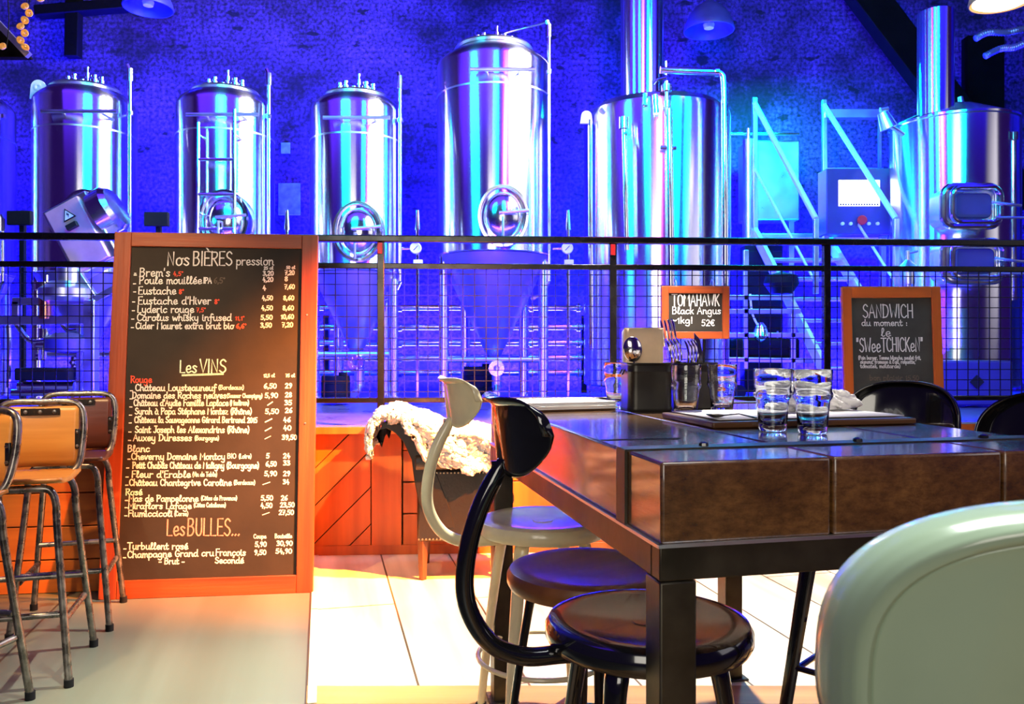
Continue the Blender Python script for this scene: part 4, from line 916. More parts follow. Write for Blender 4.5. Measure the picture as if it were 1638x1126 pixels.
W_, R_, S_, T_, D_ = 'chalk', 'chalk_red', 'chalk_rose', 'chalk_mint', 'chalk_dim'
menu, Mw, yf = board('menu_board', 'tall red-framed chalkboard menu of beers and wines standing on the floor', Vector((-1.602, 4.268, 0)), 6.9, 7.0, 1.088, 1.955, 0.088, 0.08, 0.094, M['red_wood'], M['slate'])
def L(text, x0, x1, y, cap=11.5, col=W_, dy=0): return (text, x0, x1, y, y + dy, cap, col)
lines = [L('Nos', 267, 303, 424.5, 21), L('BI\u00c8RES', 308, 371.6, 424.5, 22), L('pression', 377.6, 438, 424, 14), L('25 cl', 422, 437, 431, 5), L('50 cl', 458, 472, 430, 5),
 L('- ', 215, 220, 441), L("Brem's", 223, 272, 442, 13), L('4,5\u00b0', 277, 293, 441, 7.5, R_), L('3,20', 420.5, 437.6, 440.6, 8), L('7,20', 455.8, 471, 439.5, 8),
 L('Poule mouill\u00e9e', 222.6, 323, 454, 12), L('IPA', 325.5, 338.5, 453, 9), L('6,5\u00b0', 342, 360, 453, 10, D_), L('4,20', 420, 437, 450.4, 8), L('8', 455, 460.5, 449.5, 8),
 L('Eustache', 221, 281.7, 470.6, 12), L('8\u00b0', 286, 294, 470, 8, R_), L('4', 420, 425.5, 464, 8), L('7,60', 455, 471.4, 462, 8),
 L("Eustache d'Hiver", 220.6, 337.7, 486.6, 12), L('8\u00b0', 343, 351, 486, 8, R_), L('4,50', 419, 436.5, 480, 8), L('8,60', 453, 470.5, 480, 8),
 L('Lyderic rouge', 219.5, 310.3, 500, 11.5), L('7,5\u00b0', 314, 329, 499, 7.5, R_), L('4,50', 418, 436.5, 496, 8), L('8,60', 452, 470, 496, 8),
 L('Carolus whisky infused', 219, 370.5, 513, 11), L('11,1\u00b0', 376, 391, 512, 7, R_), L('5,50', 417, 436, 511, 8), L('10,60', 449, 470, 510, 8),
 L('Cider Mauret extra brut bio', 217, 374, 526, 10.5), L('6,6\u00b0', 377.6, 394, 525, 8, R_), L('3,50', 416.5, 434.7, 523.5, 8), L('7,20', 451, 468.7, 522.8, 8),
 L('Les', 287, 315, 596, 19, T_), L('VINS', 319, 362, 596, 21, T_), ('/', 287.7, 360, 599.5, 597.2, 0.1, T_), ('/', 287.7, 360, 601.2, 598.9, 0.1, T_), L('12,5 cl', 421.6, 439.4, 603, 5.5), L('75 cl', 457, 471.6, 603, 5.5),
 L('Rouge', 209, 243, 612, 10.5, R_),
 L('Ch\u00e2teau Lousteauneuf', 216.4, 346, 625, 10.5), L('(Bordeaux)', 349.5, 390, 623, 7), L('6,50', 422, 442.4, 621, 8.5), L('29', 456, 467, 620.5, 8.5),
 L('Domaine des Roches neuves', 211.7, 362, 637, 10), L('(Saumur Champigny)', 363, 419.6, 636, 6.5), L('5,90', 423.6, 444.6, 636, 8.5), L('28', 456, 467, 635, 8.5),
 L("Ch\u00e2teau d'Aydie Famille Laplace", 213.8, 365.5, 649, 10), L('(Madiran)', 368, 398, 648, 8), L('/', 428, 436, 648, 8), L('35', 455, 467, 647.6, 8.5),
 L('Syrah \u00e0 Papa St\u00e9phane Montez (Rh\u00f4ne)', 216, 402.5, 662.5, 10), L('5,50', 424, 446, 661.5, 8.5), L('26', 456, 467.5, 660, 8.5),
 L('Ch\u00e2teau la Sauvageonne G\u00e9rard Bertrand 2015', 215, 411.5, 676, 9.5), L('/', 424, 435, 675, 8), L('46', 453, 465, 675, 8.5),
 L('Saint Joseph les Alexandrins (Rh\u00f4ne)', 216, 398.6, 692, 10.5), L('/', 424, 434, 689, 8), L('40', 453, 466, 688, 8.5),
 L('Auxey Duresses', 213, 306.8, 705, 10.5), L('(Bourgogne)', 311.5, 350, 704, 7), L('/', 423.5, 433, 702, 7), L('39,50', 451, 475, 703, 8.5),
 L('Blanc', 204, 239.4, 722.5, 10.5),
 L('Cheverny Domaine Montcy', 210, 360, 735, 10.5), L('BIO', 363.5, 378, 733, 7.5), L('(Loire)', 382, 402, 733, 7), L('5', 425.8, 431, 732.6, 8.5), L('24', 453, 464, 732.6, 8.5),
 L('Petit Chablis Ch\u00e2teau de Maligny (Bourgogne)', 212, 414, 749, 10), L('6,50', 425, 442.4, 745.5, 8.5), L('33', 453, 464, 744, 8.5),
 L("Fleur d'Erable", 210.6, 305, 763.6, 10.5), L('(Vin de Table)', 308, 347, 762, 7), L('5,90', 422.8, 443, 761, 8.5), L('29', 453, 464, 761, 8.5),
 L('Ch\u00e2teau Chantegrive Caroline', 206.7, 370.4, 776.5, 10), L('(Bordeaux)', 374, 408, 775, 7), L('/', 420, 432, 775, 6), L('34', 452.5, 462.7, 774, 8),
 L('Ros\u00e9', 201, 227.7, 791.7, 10, 'chalk_mint*'),
 L('Mas de Pampelonne', 205.7, 317.4, 802, 10), L('(C\u00f4tes de Provence)', 321.7, 379, 800, 7), L('5,50', 417.4, 436.7, 800, 8.5), L('26', 449.5, 460, 800, 8.5),
 L('Miraflors Lafage', 205, 306.3, 813.7, 10), L('(C\u00f4tes Catalanes)', 310, 361, 811, 7), L('4,50', 416.8, 435.6, 812, 8.5), L('23,50', 448, 471, 811, 8.5),
 L('Fiumiccicoli', 205, 276, 826, 10), L('(Corse)', 279, 301, 825, 7), L('/', 419.6, 431, 823.5, 6), L('27,50', 446, 470, 823, 8.5),
 L('Les', 266, 296, 856.5, 25, S_), L('BULLES...', 299, 384, 856.5, 27, S_), L('Coupe', 405.7, 425.8, 861, 6.5), L('Bouteille', 439.7, 467, 860.5, 6.5),
 L('Turbullent ros\u00e9', 203.8, 300.8, 878.5, 10.5), L('5,90', 407.8, 426.4, 874, 8.5), L('30,90', 442.4, 468, 872.5, 8.5),
 L('Champagne Grand cru', 203.8, 342, 892, 10.5, W_, -3), L('Fran\u00e7ois', 345, 393, 888.5, 10.5), L('9,50', 406.5, 425.8, 887, 8.5), L('54,90', 441, 467, 885, 8.5),
 L('- Brut -', 254, 295, 902, 9.5), L('Second\u00e9', 344, 390, 900.7, 9.5)]
for y, x in ((441, 215), (455, 214), (468, 214), (484, 212.5), (498, 212), (511.5, 211), (525, 210.5), (626, 209), (639, 208.5), (652, 208), (665, 207.5), (677.5, 207), (692, 206.5), (705.5, 206), (735.5, 205), (749.5, 203), (764, 202), (777, 201.5), (801.5, 201), (813, 200.5), (826, 200), (879, 198.5), (893, 198)):
    lines.append(L('-', x - 1, x + 3.5, y + 1.5, 8))
letter(menu, Mw, lines, 0.0058, yf)
for x, z in ((-0.49, 0.9), (0.49, 0.9), (-0.49, 0.3), (0.49, 1.5)):
    m = MB(); m.lathe([(0.001, 0.003), (0.005, 0.0025), (0.006, 0)], 10, Matrix.Translation((x, 0, z)) @ Matrix.Rotation(R(90), 4, 'X')); m.build('nail_head', M['brass'], menu)

# sandwich board: stands on the ledge and leans back on the rail
bs = at(1432, 690, 5.035); bs.z = ZP + 0.004
sand, Mw, yf = board('sandwich_board', 'orange-framed chalkboard on the ledge advertising the sandwich, behind the black chair back', Vector((bs.x + 0.015, 5.262, ZP + 0.004)), 2.0, 0.0, 0.625, 0.885, 0.058, 0.072, 0.08, M['orange_wood'], M['slate_grey'], 0.04)
sand.rotation_euler = (R(-4.0), 0, R(-2.0)); sand.location = (bs.x + 0.068, 5.175, ZP + 0.004)
Mw = Matrix.Translation(sand.location) @ Matrix.Rotation(R(-2.0), 4, 'Z') @ Matrix.Rotation(R(-4.0), 4, 'X')
letter(sand, Mw, [L('SANDWICH', 1380, 1461, 508, 21), L('du moment :', 1378, 1452, 521, 10), L('le', 1409, 1425, 538, 13), L('"SWeeT', 1370, 1418, 563, 22), L('CHICKeN"', 1418, 1477, 562, 22),
  L('(Pain burger, Tomme blanche, poulet frit,', 1373, 1473, 575, 6), L("oignons, fromage \u00e0 l'ail, roquette,", 1376, 1464, 581.5, 6), L('tomates, moutarde)', 1376, 1440, 588.5, 6), L('bon plaisir 15,50', 1391, 1470, 608, 8, D_)], 0.0056, yf)

# small board clipped on the mesh
v = at(1113, 542, 5.15)
tom, Mw, yf = board('meat_board', 'small red-framed chalkboard hung on the mesh with the steak offer', Vector((v.x, v.y, v.z)), 3.16, 0.0, 0.438, 0.335, 0.046, 0.046, 0.046, M['red_wood'], M['slate'], 0.03)
letter(tom, Mw, [L('TOMAHAWK', 1074.6, 1150.5, 489, 18), L('Black Angus', 1075, 1153, 502, 11), L('~1kg!', 1075, 1108, 517, 10), L('52\u20ac', 1122, 1143, 521, 11)], 0.006, yf)
for x in (-0.12, 0.12):
    m = MB(); m.tube(smooth([(x, 0.02, 0.325), (x, 0.02, 0.36), (x, 0.055, 0.38), (x, 0.085, 0.36), (x, 0.085, 0.35)]), 0.003, 6); m.build('hook', M['steel_satin'], tom)

# ================================================================== table
TA = R(12.5); TO = Vector((0.2685, 1.476, 0)); TZ = 1.10
TM = Matrix.Translation(TO) @ Matrix.Rotation(TA, 4, 'Z')
def onT(u, v, z=TZ): return TM @ Vector((u, v, z))
tb = thing('timber_table', 'heavy high table of thick dark timber beams on a steel frame', 'table', TO, TA)
U, V = 1.0, 1.62
ub = [0.0, 0.352, 0.738, 1.0]
for a, b in zip(ub[:-1], ub[1:]):
    m = MB(); nv = 26; nh = 6; hw = b - a - 0.006
    random.seed(int(a * 100) + 3)
    # beam with a slightly rough, hand-sawn skin
    def jit(k=0.0018): return random.uniform(-k, k)
    xs = [a + 0.003 + hw * i / 8 for i in range(9)]; zs = [TZ - 0.15 + 0.15 * i / 4 for i in range(5)]
    m.box(((a + b) / 2, V / 2, TZ - 0.075), (hw, V, 0.15)); o = m.build('beam', M['table_wood'], tb, bevel=0.006)
    o.location = (0, 0, 0)
for v0 in (0.195, V - 0.195):
    m = MB(); m.box((U / 2, v0, TZ + 0.0005), (U + 0.006, 0.05, 0.005)); m.box((-0.0015, v0, TZ - 0.074), (0.006, 0.05, 0.15)); m.box((U + 0.0015, v0, TZ - 0.074), (0.006, 0.05, 0.15))
    st_ = m.build('steel_strap', M['table_steel'], tb)
    for uu in (0.18, 0.545, 0.87):
        m = MB(); m.lathe([(0.011, 0), (0.010, 0.006), (0.004, 0.009), (0.001, 0.009)], 8, Matrix.Translation((uu, v0, TZ + 0.003))); m.build('bolt', M['black_metal'], st_)
zf = TZ - 0.15
for nm, c, s in (('frame_rail', (U / 2, 0.02, zf - 0.034), (U, 0.04, 0.066)), ('frame_rail', (U / 2, V - 0.02, zf - 0.034), (U, 0.04, 0.066)), ('frame_rail', (0.02, V / 2, zf - 0.034), (0.04, V - 0.082, 0.066)), ('frame_rail', (U - 0.02, V / 2, zf - 0.034), (0.04, V - 0.082, 0.066))):
    m = MB(); m.box(c, s); m.build(nm, M['table_steel'], tb, bevel=0.003)
m = MB(); m.box((U / 2, 0.0, zf - 0.002), (U + 0.01, 0.012, 0.006)); m.box((0.0, V / 2, zf - 0.002), (0.012, V, 0.006)); m.build('frame_lip', M['steel_satin'], tb)
for uu in (0.037, U - 0.037):
    for vv in (0.037, V - 0.037):
        m = MB(); m.box((uu, vv, (zf - 0.069) / 2), (0.072, 0.072, zf - 0.069)); m.box((uu, vv, 0.004), (0.11, 0.11, 0.008)); m.build('leg', M['table_steel'], tb, bevel=0.004)
m = MB(); m.box((0.105, 0.36, TZ + 0.0003), (0.19, 0.012, 0.0016)); m.box((0.15, 0.352, TZ + 0.0003), (0.08, 0.02, 0.0016)); m.build('surface_crack', M['dark_slot'], tb)

# ---- things on the table
def tray():
    t = thing('serving_tray', 'dark flat wooden tray with white paper on the table', 'tray', onT(0.67, 0.70), TA)
    m = MB(); m.box((0, 0, 0.009), (0.60, 0.33, 0.016)); m.build('board', M['tray'], t, bevel=0.004)
    return t
tray()
pt = M['paper']
m = MB(); m.grid(lambda a, b: (-0.28 + 0.56 * a, -0.14 + 0.29 * b, 0.0 + 0.002 * math.sin(9 * a) * math.sin(7 * b)), 14, 10); q = m.build('paper_sheet', pt, solid=0.0012); q.location = onT(0.68, 0.71, TZ + 0.0205); q.rotation_euler.z = TA + 0.02
tag(q, 'white paper sheet covering the dark wooden tray', 'paper')
def crumple(label, loc, sx, sy, sz, seed):
    random.seed(seed); m = MB()
    ph = [random.uniform(0, 6) for _ in range(8)]
    def fn(a, b):
        th = 2 * PI * a; el = PI * (b - 0.5)
        r = 1 + 0.22 * math.sin(3 * th + ph[0]) * math.cos(el) + 0.16 * math.sin(5 * th + 4 * el + ph[1]) + 0.12 * math.sin(9 * el + 7 * th + ph[2]) + 0.05 * random.uniform(-1, 1) * (0 < b < 1)
        return (sx * r * math.cos(th) * math.cos(el), sy * r * math.sin(th) * math.cos(el), max(0.0, sz * (r * math.sin(el) + 0.75)))
    m.grid(fn, 44, 20); q = m.build('paper_napkin', M['paper'], angle=25); q.location = loc; tag(q, label, 'napkin', None); return q
crumple('larger crumpled white napkin behind the right-hand glass', onT(0.735, 0.78, TZ + 0.023), 0.075, 0.055, 0.042, 3)
crumple('smaller crumpled white napkin at the tray edge next to the black chair', onT(0.90, 0.80, TZ + 0.023), 0.055, 0.045, 0.030, 11)

# tumbler: flared cylinder over a bulging ring over a tapered base
def tumbler(label, loc, H=0.155, proto=[None]):
    if proto[0] is None:
        t = thing('glass_tumbler', label, 'glass', loc, 0, 'glass tumblers on the table')
        k = 1.0
        outer = [(0.0, 0.0), (0.029, 0.0), (0.033, 0.003), (0.034, 0.01), (0.0375, 0.05), (0.0405, 0.080), (0.0455, 0.087), (0.0475, 0.093), (0.0465, 0.099), (0.0440, 0.104), (0.0455, 0.13), (0.0468, 0.1545), (0.0460, 0.156)]
        inner = [(0.0445, 0.155), (0.0435, 0.13), (0.0420, 0.104), (0.0425, 0.096), (0.0415, 0.090), (0.0385, 0.080), (0.0355, 0.05), (0.031, 0.022), (0.026, 0.0185), (0.0, 0.0185)]
        pr = [(max(r, 0.0002), z) for r, z in outer + inner]
        m = MB(); m.lathe(pr, 48, closed=False); m.build('bowl', M['glass'], t, angle=50)
        proto[0] = t; return t
    c = copy_tree(proto[0]); c.location = loc; c['label'] = label; return c
def tpx(px, py): d_ = (EYE - TZ) * FPX / (py - HY); return at(px, py, d_)
tumbler('left one of the two clear tumblers standing before the paper-covered tray', tpx(1238, 690) + Vector((0, 0.01, 0)))
tumbler('right one of the two clear tumblers standing before the paper-covered tray', tpx(1301, 694) + Vector((0, 0.005, 0)))
tumbler('clear tumbler standing in front of the gap between the two black tins', tpx(1097, 665))
tumbler('clear tumbler beside the right black tin, left of the tray', tpx(1155, 661))
tumbler('clear tumbler half hidden behind the left black tin', Vector((0.370, 2.87, TZ)))

def tin(label, loc, rz):
    t = thing('cutlery_tin', label, 'tin', loc, rz, 'cutlery tins'); W, H = 0.15, 0.158
    m = MB(); po = rrect(W, W, 0.03, 6); n = len(po); vs = []; fs = []
    rings = [(0.985, 0.0), (1.01, 0.004), (1.01, 0.010), (0.985, 0.014), (0.985, 0.125), (1.0, 0.129), (0.985, 0.133), (0.985, 0.150), (1.02, 0.153), (1.02, 0.158), (0.965, 0.158), (0.95, 0.153), (0.95, 0.006)]
    for s, z in rings: vs += [(a * s, b * s, z) for a, b in po]
    for i in range(len(rings) - 1):
        for j in range(n): fs.append((i * n + j, i * n + (j + 1) % n, (i + 1) * n + (j + 1) % n, (i + 1) * n + j))
    fs.append(tuple(range(n - 1, -1, -1))); fs.append(tuple((len(rings) - 1) * n + j for j in range(n)))
    m.add(vs, fs); m.build('body', M['tin'], t, angle=30)
    m = MB(); m.tube([(-W * 0.51, 0.02, 0.135), (-W * 0.56, 0.02, 0.12), (-W * 0.56, -0.02, 0.12), (-W * 0.51, -0.02, 0.135)], 0.003, 6); m.build('handle', M['black_metal'], t)
    return t
t1p = tpx(1037, 657); t1p.y += 0.05; t2p = at(1106, 652, 2.79); t2p.z = TZ
tin('square black tin holding beige napkins and a spoon, on the left', t1p, TA * 0.4)
tin('square black tin holding forks and a knife, on the right', t2p, TA * 0.4)
# napkins standing in the left tin
s = t1p.y / FPX
g = thing('napkin_stack', 'stack of beige folded napkins standing in the left black tin', 'napkins', t1p + Vector((-0.005, 0.025, 0.012)), TA * 0.4)
for k in range(6):
    m = MB(); h_ = 0.262 - 0.0025 * k; m.grid(lambda a, b: (-0.066 + 0.132 * a, -0.012 + 0.0085 * k + 0.003 * math.sin(5 * a + k), h_ * b), 8, 6); m.build('napkin', M['kraft'] if k < 2 else M['paper'], g, solid=0.003)
def spoon(label, loc, rot, bowl=0.03, L=0.2, name='spoon'):
    g = thing(name, label, 'spoon', loc); g.rotation_euler = rot
    m = MB()
    def fn(a, b):
        th = 2 * PI * b; r = a
        return (bowl * r * math.cos(th), 0.012 * (r * r - 1), L + bowl * 1.35 * r * math.sin(th))
    m.grid(fn, 10, 28); m.build('bowl', M['cutlery'], g, solid=0.0015)
    m = MB(); m.tube([(0, 0, 0), (0, 0, L * 0.6), (0, 0, L - bowl * 1.2)], [0.006, 0.004, 0.0035], 8, flat=0.5); m.build('handle', M['cutlery'], g)
    return g
spoon('upright spoon with its bowl up in front of the beige napkins', t1p + Vector((-0.030, -0.045, 0.02)), (R(6), R(-8), R(4)), 0.031, 0.185)
def fork(label, loc, rot, sc_=1.0):
    g = thing('fork', label, 'fork', loc, 0, 'forks in the right tin'); g.rotation_euler = rot
    m = MB(); m.tube([(0, 0, 0), (0, 0, 0.11), (0, 0, 0.135), (0, -0.006, 0.165), (0, -0.010, 0.18)], [0.007, 0.005, 0.007, 0.021, 0.023], 12, flat=0.22); m.build('handle', M['cutlery'], g)
    for i in range(4):
        x = -0.0195 + 0.013 * i; m = MB(); m.tube(smooth([(x, -0.009, 0.172), (x * 1.02, -0.015, 0.20), (x * 1.02, -0.011, 0.235), (x * 0.98, 0.004, 0.262)], 4), [0.0042] * 11 + [0.0035, 0.0018], 8); m.build('tine', M['cutlery'], g)
    g.scale = (1, 1, sc_); return g
fork('leftmost fork leaning out of the right black tin', t2p + Vector((-0.040, -0.030, 0.018)), (R(4), R(-13), R(22)), 0.86)
fork('fork leaning between the leftmost fork and the knife blade', t2p + Vector((-0.008, -0.035, 0.014)), (R(4), R(-5), R(28)), 0.84)
fork('tallest fork rising behind the other forks', t2p + Vector((-0.047, 0.015, 0.045)), (R(0), R(-8), R(0)))
def knife(label, loc, rot, hm, blade=True, name='table_knife'):
    g = thing(name, label, 'knife', loc); g.rotation_euler = rot
    if blade:
        m = MB(); m.prism([(-0.012, 0.1), (0.014, 0.1), (0.020, 0.17), (0.010, 0.225), (-0.012, 0.25)], -0.001, 0.001); m.build('blade', M['cutlery'], g, bevel=0.0005)
        m = MB(); m.tube([(0, 0, 0), (0, 0, 0.1)], [0.008, 0.007], 10, flat=0.6); m.build('handle', hm, g)
    else:
        m = MB(); m.tube([(0, 0, 0.1), (0, 0, 0.16), (0, 0, 0.225)], [0.007, 0.008, 0.009], 10, flat=0.6); m.build('handle', hm, g)
        m = MB(); m.prism([(-0.007, 0.0), (0.007, 0.0), (0.008, 0.1), (-0.008, 0.1)], -0.001, 0.001); m.build('blade', M['cutlery'], g)
    return g
knife('table knife with its blade up, right of the forks', t2p + Vector((0.022, -0.018, 0.012)), (R(5), R(-5), R(20)), M['cutlery'])
knife('knife with its black handle up at the right of the tin', t2p + Vector((0.040, 0.015, 0.012)), (R(2), R(1), R(10)), M['black_metal'], False)
# dark spoon lying at the tray
g = thing('tea_spoon', 'dark teaspoon lying on the left corner of the paper', 'spoon', onT(0.41, 0.60, TZ + 0.0235), TA + R(30))
m = MB(); m.grid(lambda a, b: (0.019 * a * math.cos(2 * PI * b) , 0.028 * a * math.sin(2 * PI * b), 0.008 * a * a), 8, 24); m.build('bowl', M['table_steel'], g, solid=0.0012)
m = MB(); m.tube([(0, -0.025, 0.0075), (0, -0.07, 0.014), (0, -0.12, 0.006)], [0.004, 0.003, 0.005], 8, flat=0.5); m.build('handle', M['table_steel'], g)
# menus on the far left
g = thing('paper_menu_pile', 'flat pile of white menus on the far left of the table', 'menus', onT(0.16, 1.28), TA + R(6))
for k in range(5):
    m = MB(); m.box((0.006 * math.sin(k * 2.1), 0.005 * math.cos(k * 1.7), 0.0035 + 0.0058 * k), (0.34, 0.24, 0.005)); m.build('menu', M['paper'] if k else M['tray'], g)

# ================================================================== seats
SZ = 0.718
def round_stool(label, loc, rz, body, seatm, back=True, name='bistro_stool', group=None, legr=(0.027, 0.017)):
    t = thing(name, label, 'stool', loc, rz, group)
    rs = 0.226
    m = MB(); m.lathe([(0.001, SZ - 0.012), (0.12, SZ - 0.010), (0.17, SZ - 0.003), (0.20, SZ), (0.218, SZ - 0.006), (0.226, SZ - 0.02), (0.226, SZ - 0.04), (0.219, SZ - 0.053), (0.20, SZ - 0.055), (0.001, SZ - 0.050)], 64); m.build('seat', seatm, t)
    if back:
        m = MB(); m.lathe([(0.02, 0), (0.035, 0.001), (0.035, -0.004)], 20, Matrix.Translation((0, 0, SZ - 0.0105))); m.build('seat_hole_rim', body, t)
    for k in range(4):
        a = R(45 + 90 * k); c, s_ = math.cos(a), math.sin(a)
        pts = smooth([(0.12 * c, 0.12 * s_, SZ - 0.052), (0.155 * c, 0.155 * s_, SZ - 0.075), (0.175 * c, 0.175 * s_, SZ - 0.16), (0.215 * c, 0.215 * s_, 0.3), (0.25 * c, 0.25 * s_, 0.012)], 5)
        n = len(pts); rr = [legr[0] * (0.75 + 0.25 * min(1, i / 6)) + (legr[1] - legr[0]) * max(0, (i - 6) / (n - 7)) for i in range(n)]
        m = MB(); m.tube(pts, rr, 14, flat=0.72); lg = m.build('leg', body, t)
        m = MB(); m.cyl((0.25 * c, 0.25 * s_, 0), (0.25 * c, 0.25 * s_, 0.02), legr[1] * 1.15, 14); m.build('foot_cap', M['rubber'], lg)
    m = MB(); m.tube([(0.225 * math.cos(2 * PI * i / 40), 0.225 * math.sin(2 * PI * i / 40), 0.24) for i in range(40)], 0.0085, 10, closed=True); m.build('foot_ring', body, t)
    if back:
        P = smooth([(-0.10, 0, 0.652), (-0.2, 0, 0.650), (-0.28, 0, 0.652), (-0.348, 0, 0.682), (-0.392, 0, 0.742), (-0.408, 0, 0.81), (-0.398, 0, 0.90), (-0.372, 0, 0.98), (-0.338, 0, 1.045), (-0.325, 0, 1.07)], 6)
        m = MB(); m.tube(P, [0.02] * (len(P) - 8) + [0.019 - 0.001 * i for i in range(8)], 14, flat=1.0, up=(0, 1, 0)); m.build('back_support', body, t)
        def fn(a, b):
            s_ = 2 * a - 1; e = math.sqrt(max(0.0, 1 - abs(s_) ** 5)); zz = 1.116 + 0.022 * s_ * s_ ; lo = 0.050 + 0.026 * math.sin(PI * min(1, abs(s_)) ** 0.9)
            z = zz + e * (0.088 * max(0, 2 * b - 1) - lo * max(0, 1 - 2 * b))
            x = -0.338 + 0.075 * s_ * s_ - 0.10 * (z - 1.118) + 0.015 * math.exp(-(s_ / 0.12) ** 2) * (1 - b) - 0.02 * (b > 0.95)
            return (x, 0.178 * s_, z)
        m = MB(); m.grid(fn, 48, 12); m.build('backrest', body, t, solid=0.006)
        m = MB()
        for zz in (1.045, 1.062): m.cyl((-0.352, 0, zz), (-0.338, 0, zz), 0.008, 10)
        m.build('rivet', M['steel_satin'] if body is M['cream'] else body, t)
    return t
def onfloor(px, py, z=SZ):
    d_ = (EYE - z) * FPX / (py - HY); p = at(px, py, d_); p.z = 0; return p
round_stool('black enamel stool with a curved back support, nearest at the table corner', Vector((0.299, 1.79, 0)), TA, M['black_gloss'], M['black_gloss'])
round_stool('cream enamel stool with a curved back, farthest along the table side', Vector((0.107, 2.83, 0)), TA + R(4), M['cream'], M['cream'])
round_stool('dark-legged stool with a brown wooden seat between the black and cream stools', Vector((0.212, 2.20, 0)), TA + R(20), M['black_gloss'], M['brown_seat'], back=False, name='wooden_stool', legr=(0.019, 0.013))

def shell_chair(label, loc, rz, mt, legm, name='shell_back_stool', hw=0.2, group=None, zb=0.90, ztop=1.19):
    t = thing(name, label, 'chair', loc, rz, group)
    cz, hh = (zb + ztop) / 2, (ztop - zb) / 2
    prof = [(0.0, 0.0), (0.3, 0.0), (0.6, 0.0), (0.84, 0.0), (0.885, -0.001), (0.905, -0.007), (0.93, -0.007), (0.96, 0.0), (0.985, 0.010), (1.0, 0.024), (0.995, 0.038)]
    def fn(a, b):
        k = a * (len(prof) - 1); i = min(int(k), len(prof) - 2); f = k - i
        r = prof[i][0] * (1 - f) + prof[i + 1][0] * f; dx = prof[i][1] * (1 - f) + prof[i + 1][1] * f
        th = 2 * PI * b; c, s_ = math.cos(th), math.sin(th); p = 2 / 2.6
        y = hw * r * math.copysign(abs(c) ** p, c); z = cz + hh * r * math.copysign(abs(s_) ** p, s_)
        return (-0.245 + dx + 0.055 * (y / hw) ** 2 - 0.12 * (z - zb), y, z)
    m = MB(); m.grid(fn, 40, 96); m.build('backrest', mt, t, solid=0.008, angle=60)
    m = MB(); m.prism(rrect(0.38, 0.38, 0.07), -0.016, 0.016, Matrix.Translation((0, 0, 0.745)) @ Matrix.Rotation(R(90), 4, 'X')); m.build('seat', mt, t, bevel=0.012)
    for s_ in (-1, 1):
        m = MB(); m.tube(smooth([(-0.16, s_ * 0.12, 0.735), (-0.215, s_ * 0.125, 0.76), (-0.235, s_ * 0.13, 0.84), (-0.243, s_ * 0.13, 0.95)]), 0.013, 10); m.build('back_support', legm, t)
        for q in (-1, 1):
            m = MB(); m.tube([(q * 0.15, s_ * 0.15, 0.735), (q * 0.235, s_ * 0.235, 0.0)], [0.028, 0.019], 10, flat=0.8); m.build('leg', legm, t)
        m = MB(); m.cyl((-0.205, s_ * 0.205, 0.26), (0.205, s_ * 0.205, 0.26), 0.01, 10); m.build('footrest', legm, t)
        m = MB(); m.cyl((s_ * 0.205, -0.205, 0.28), (s_ * 0.205, 0.205, 0.28), 0.01, 10); m.build('footrest', legm, t)
    return t
shell_chair('pale green enamel chair back close to the camera at the lower right', Vector((0.481, 0.868, 0)), R(87), M['sage'], M['sage'], hw=0.205)
shell_chair('black chair with its rounded back in front of the sandwich board', Vector((1.19, 2.63, 0)), R(180) + TA + R(34), M['black_gloss'], M['black_gloss'], hw=0.186)
shell_chair('black chair with its rounded back cut off by the right edge', Vector((1.245, 2.02, 0)), R(180) + TA + R(20), M['black_gloss'], M['black_gloss'], hw=0.186)

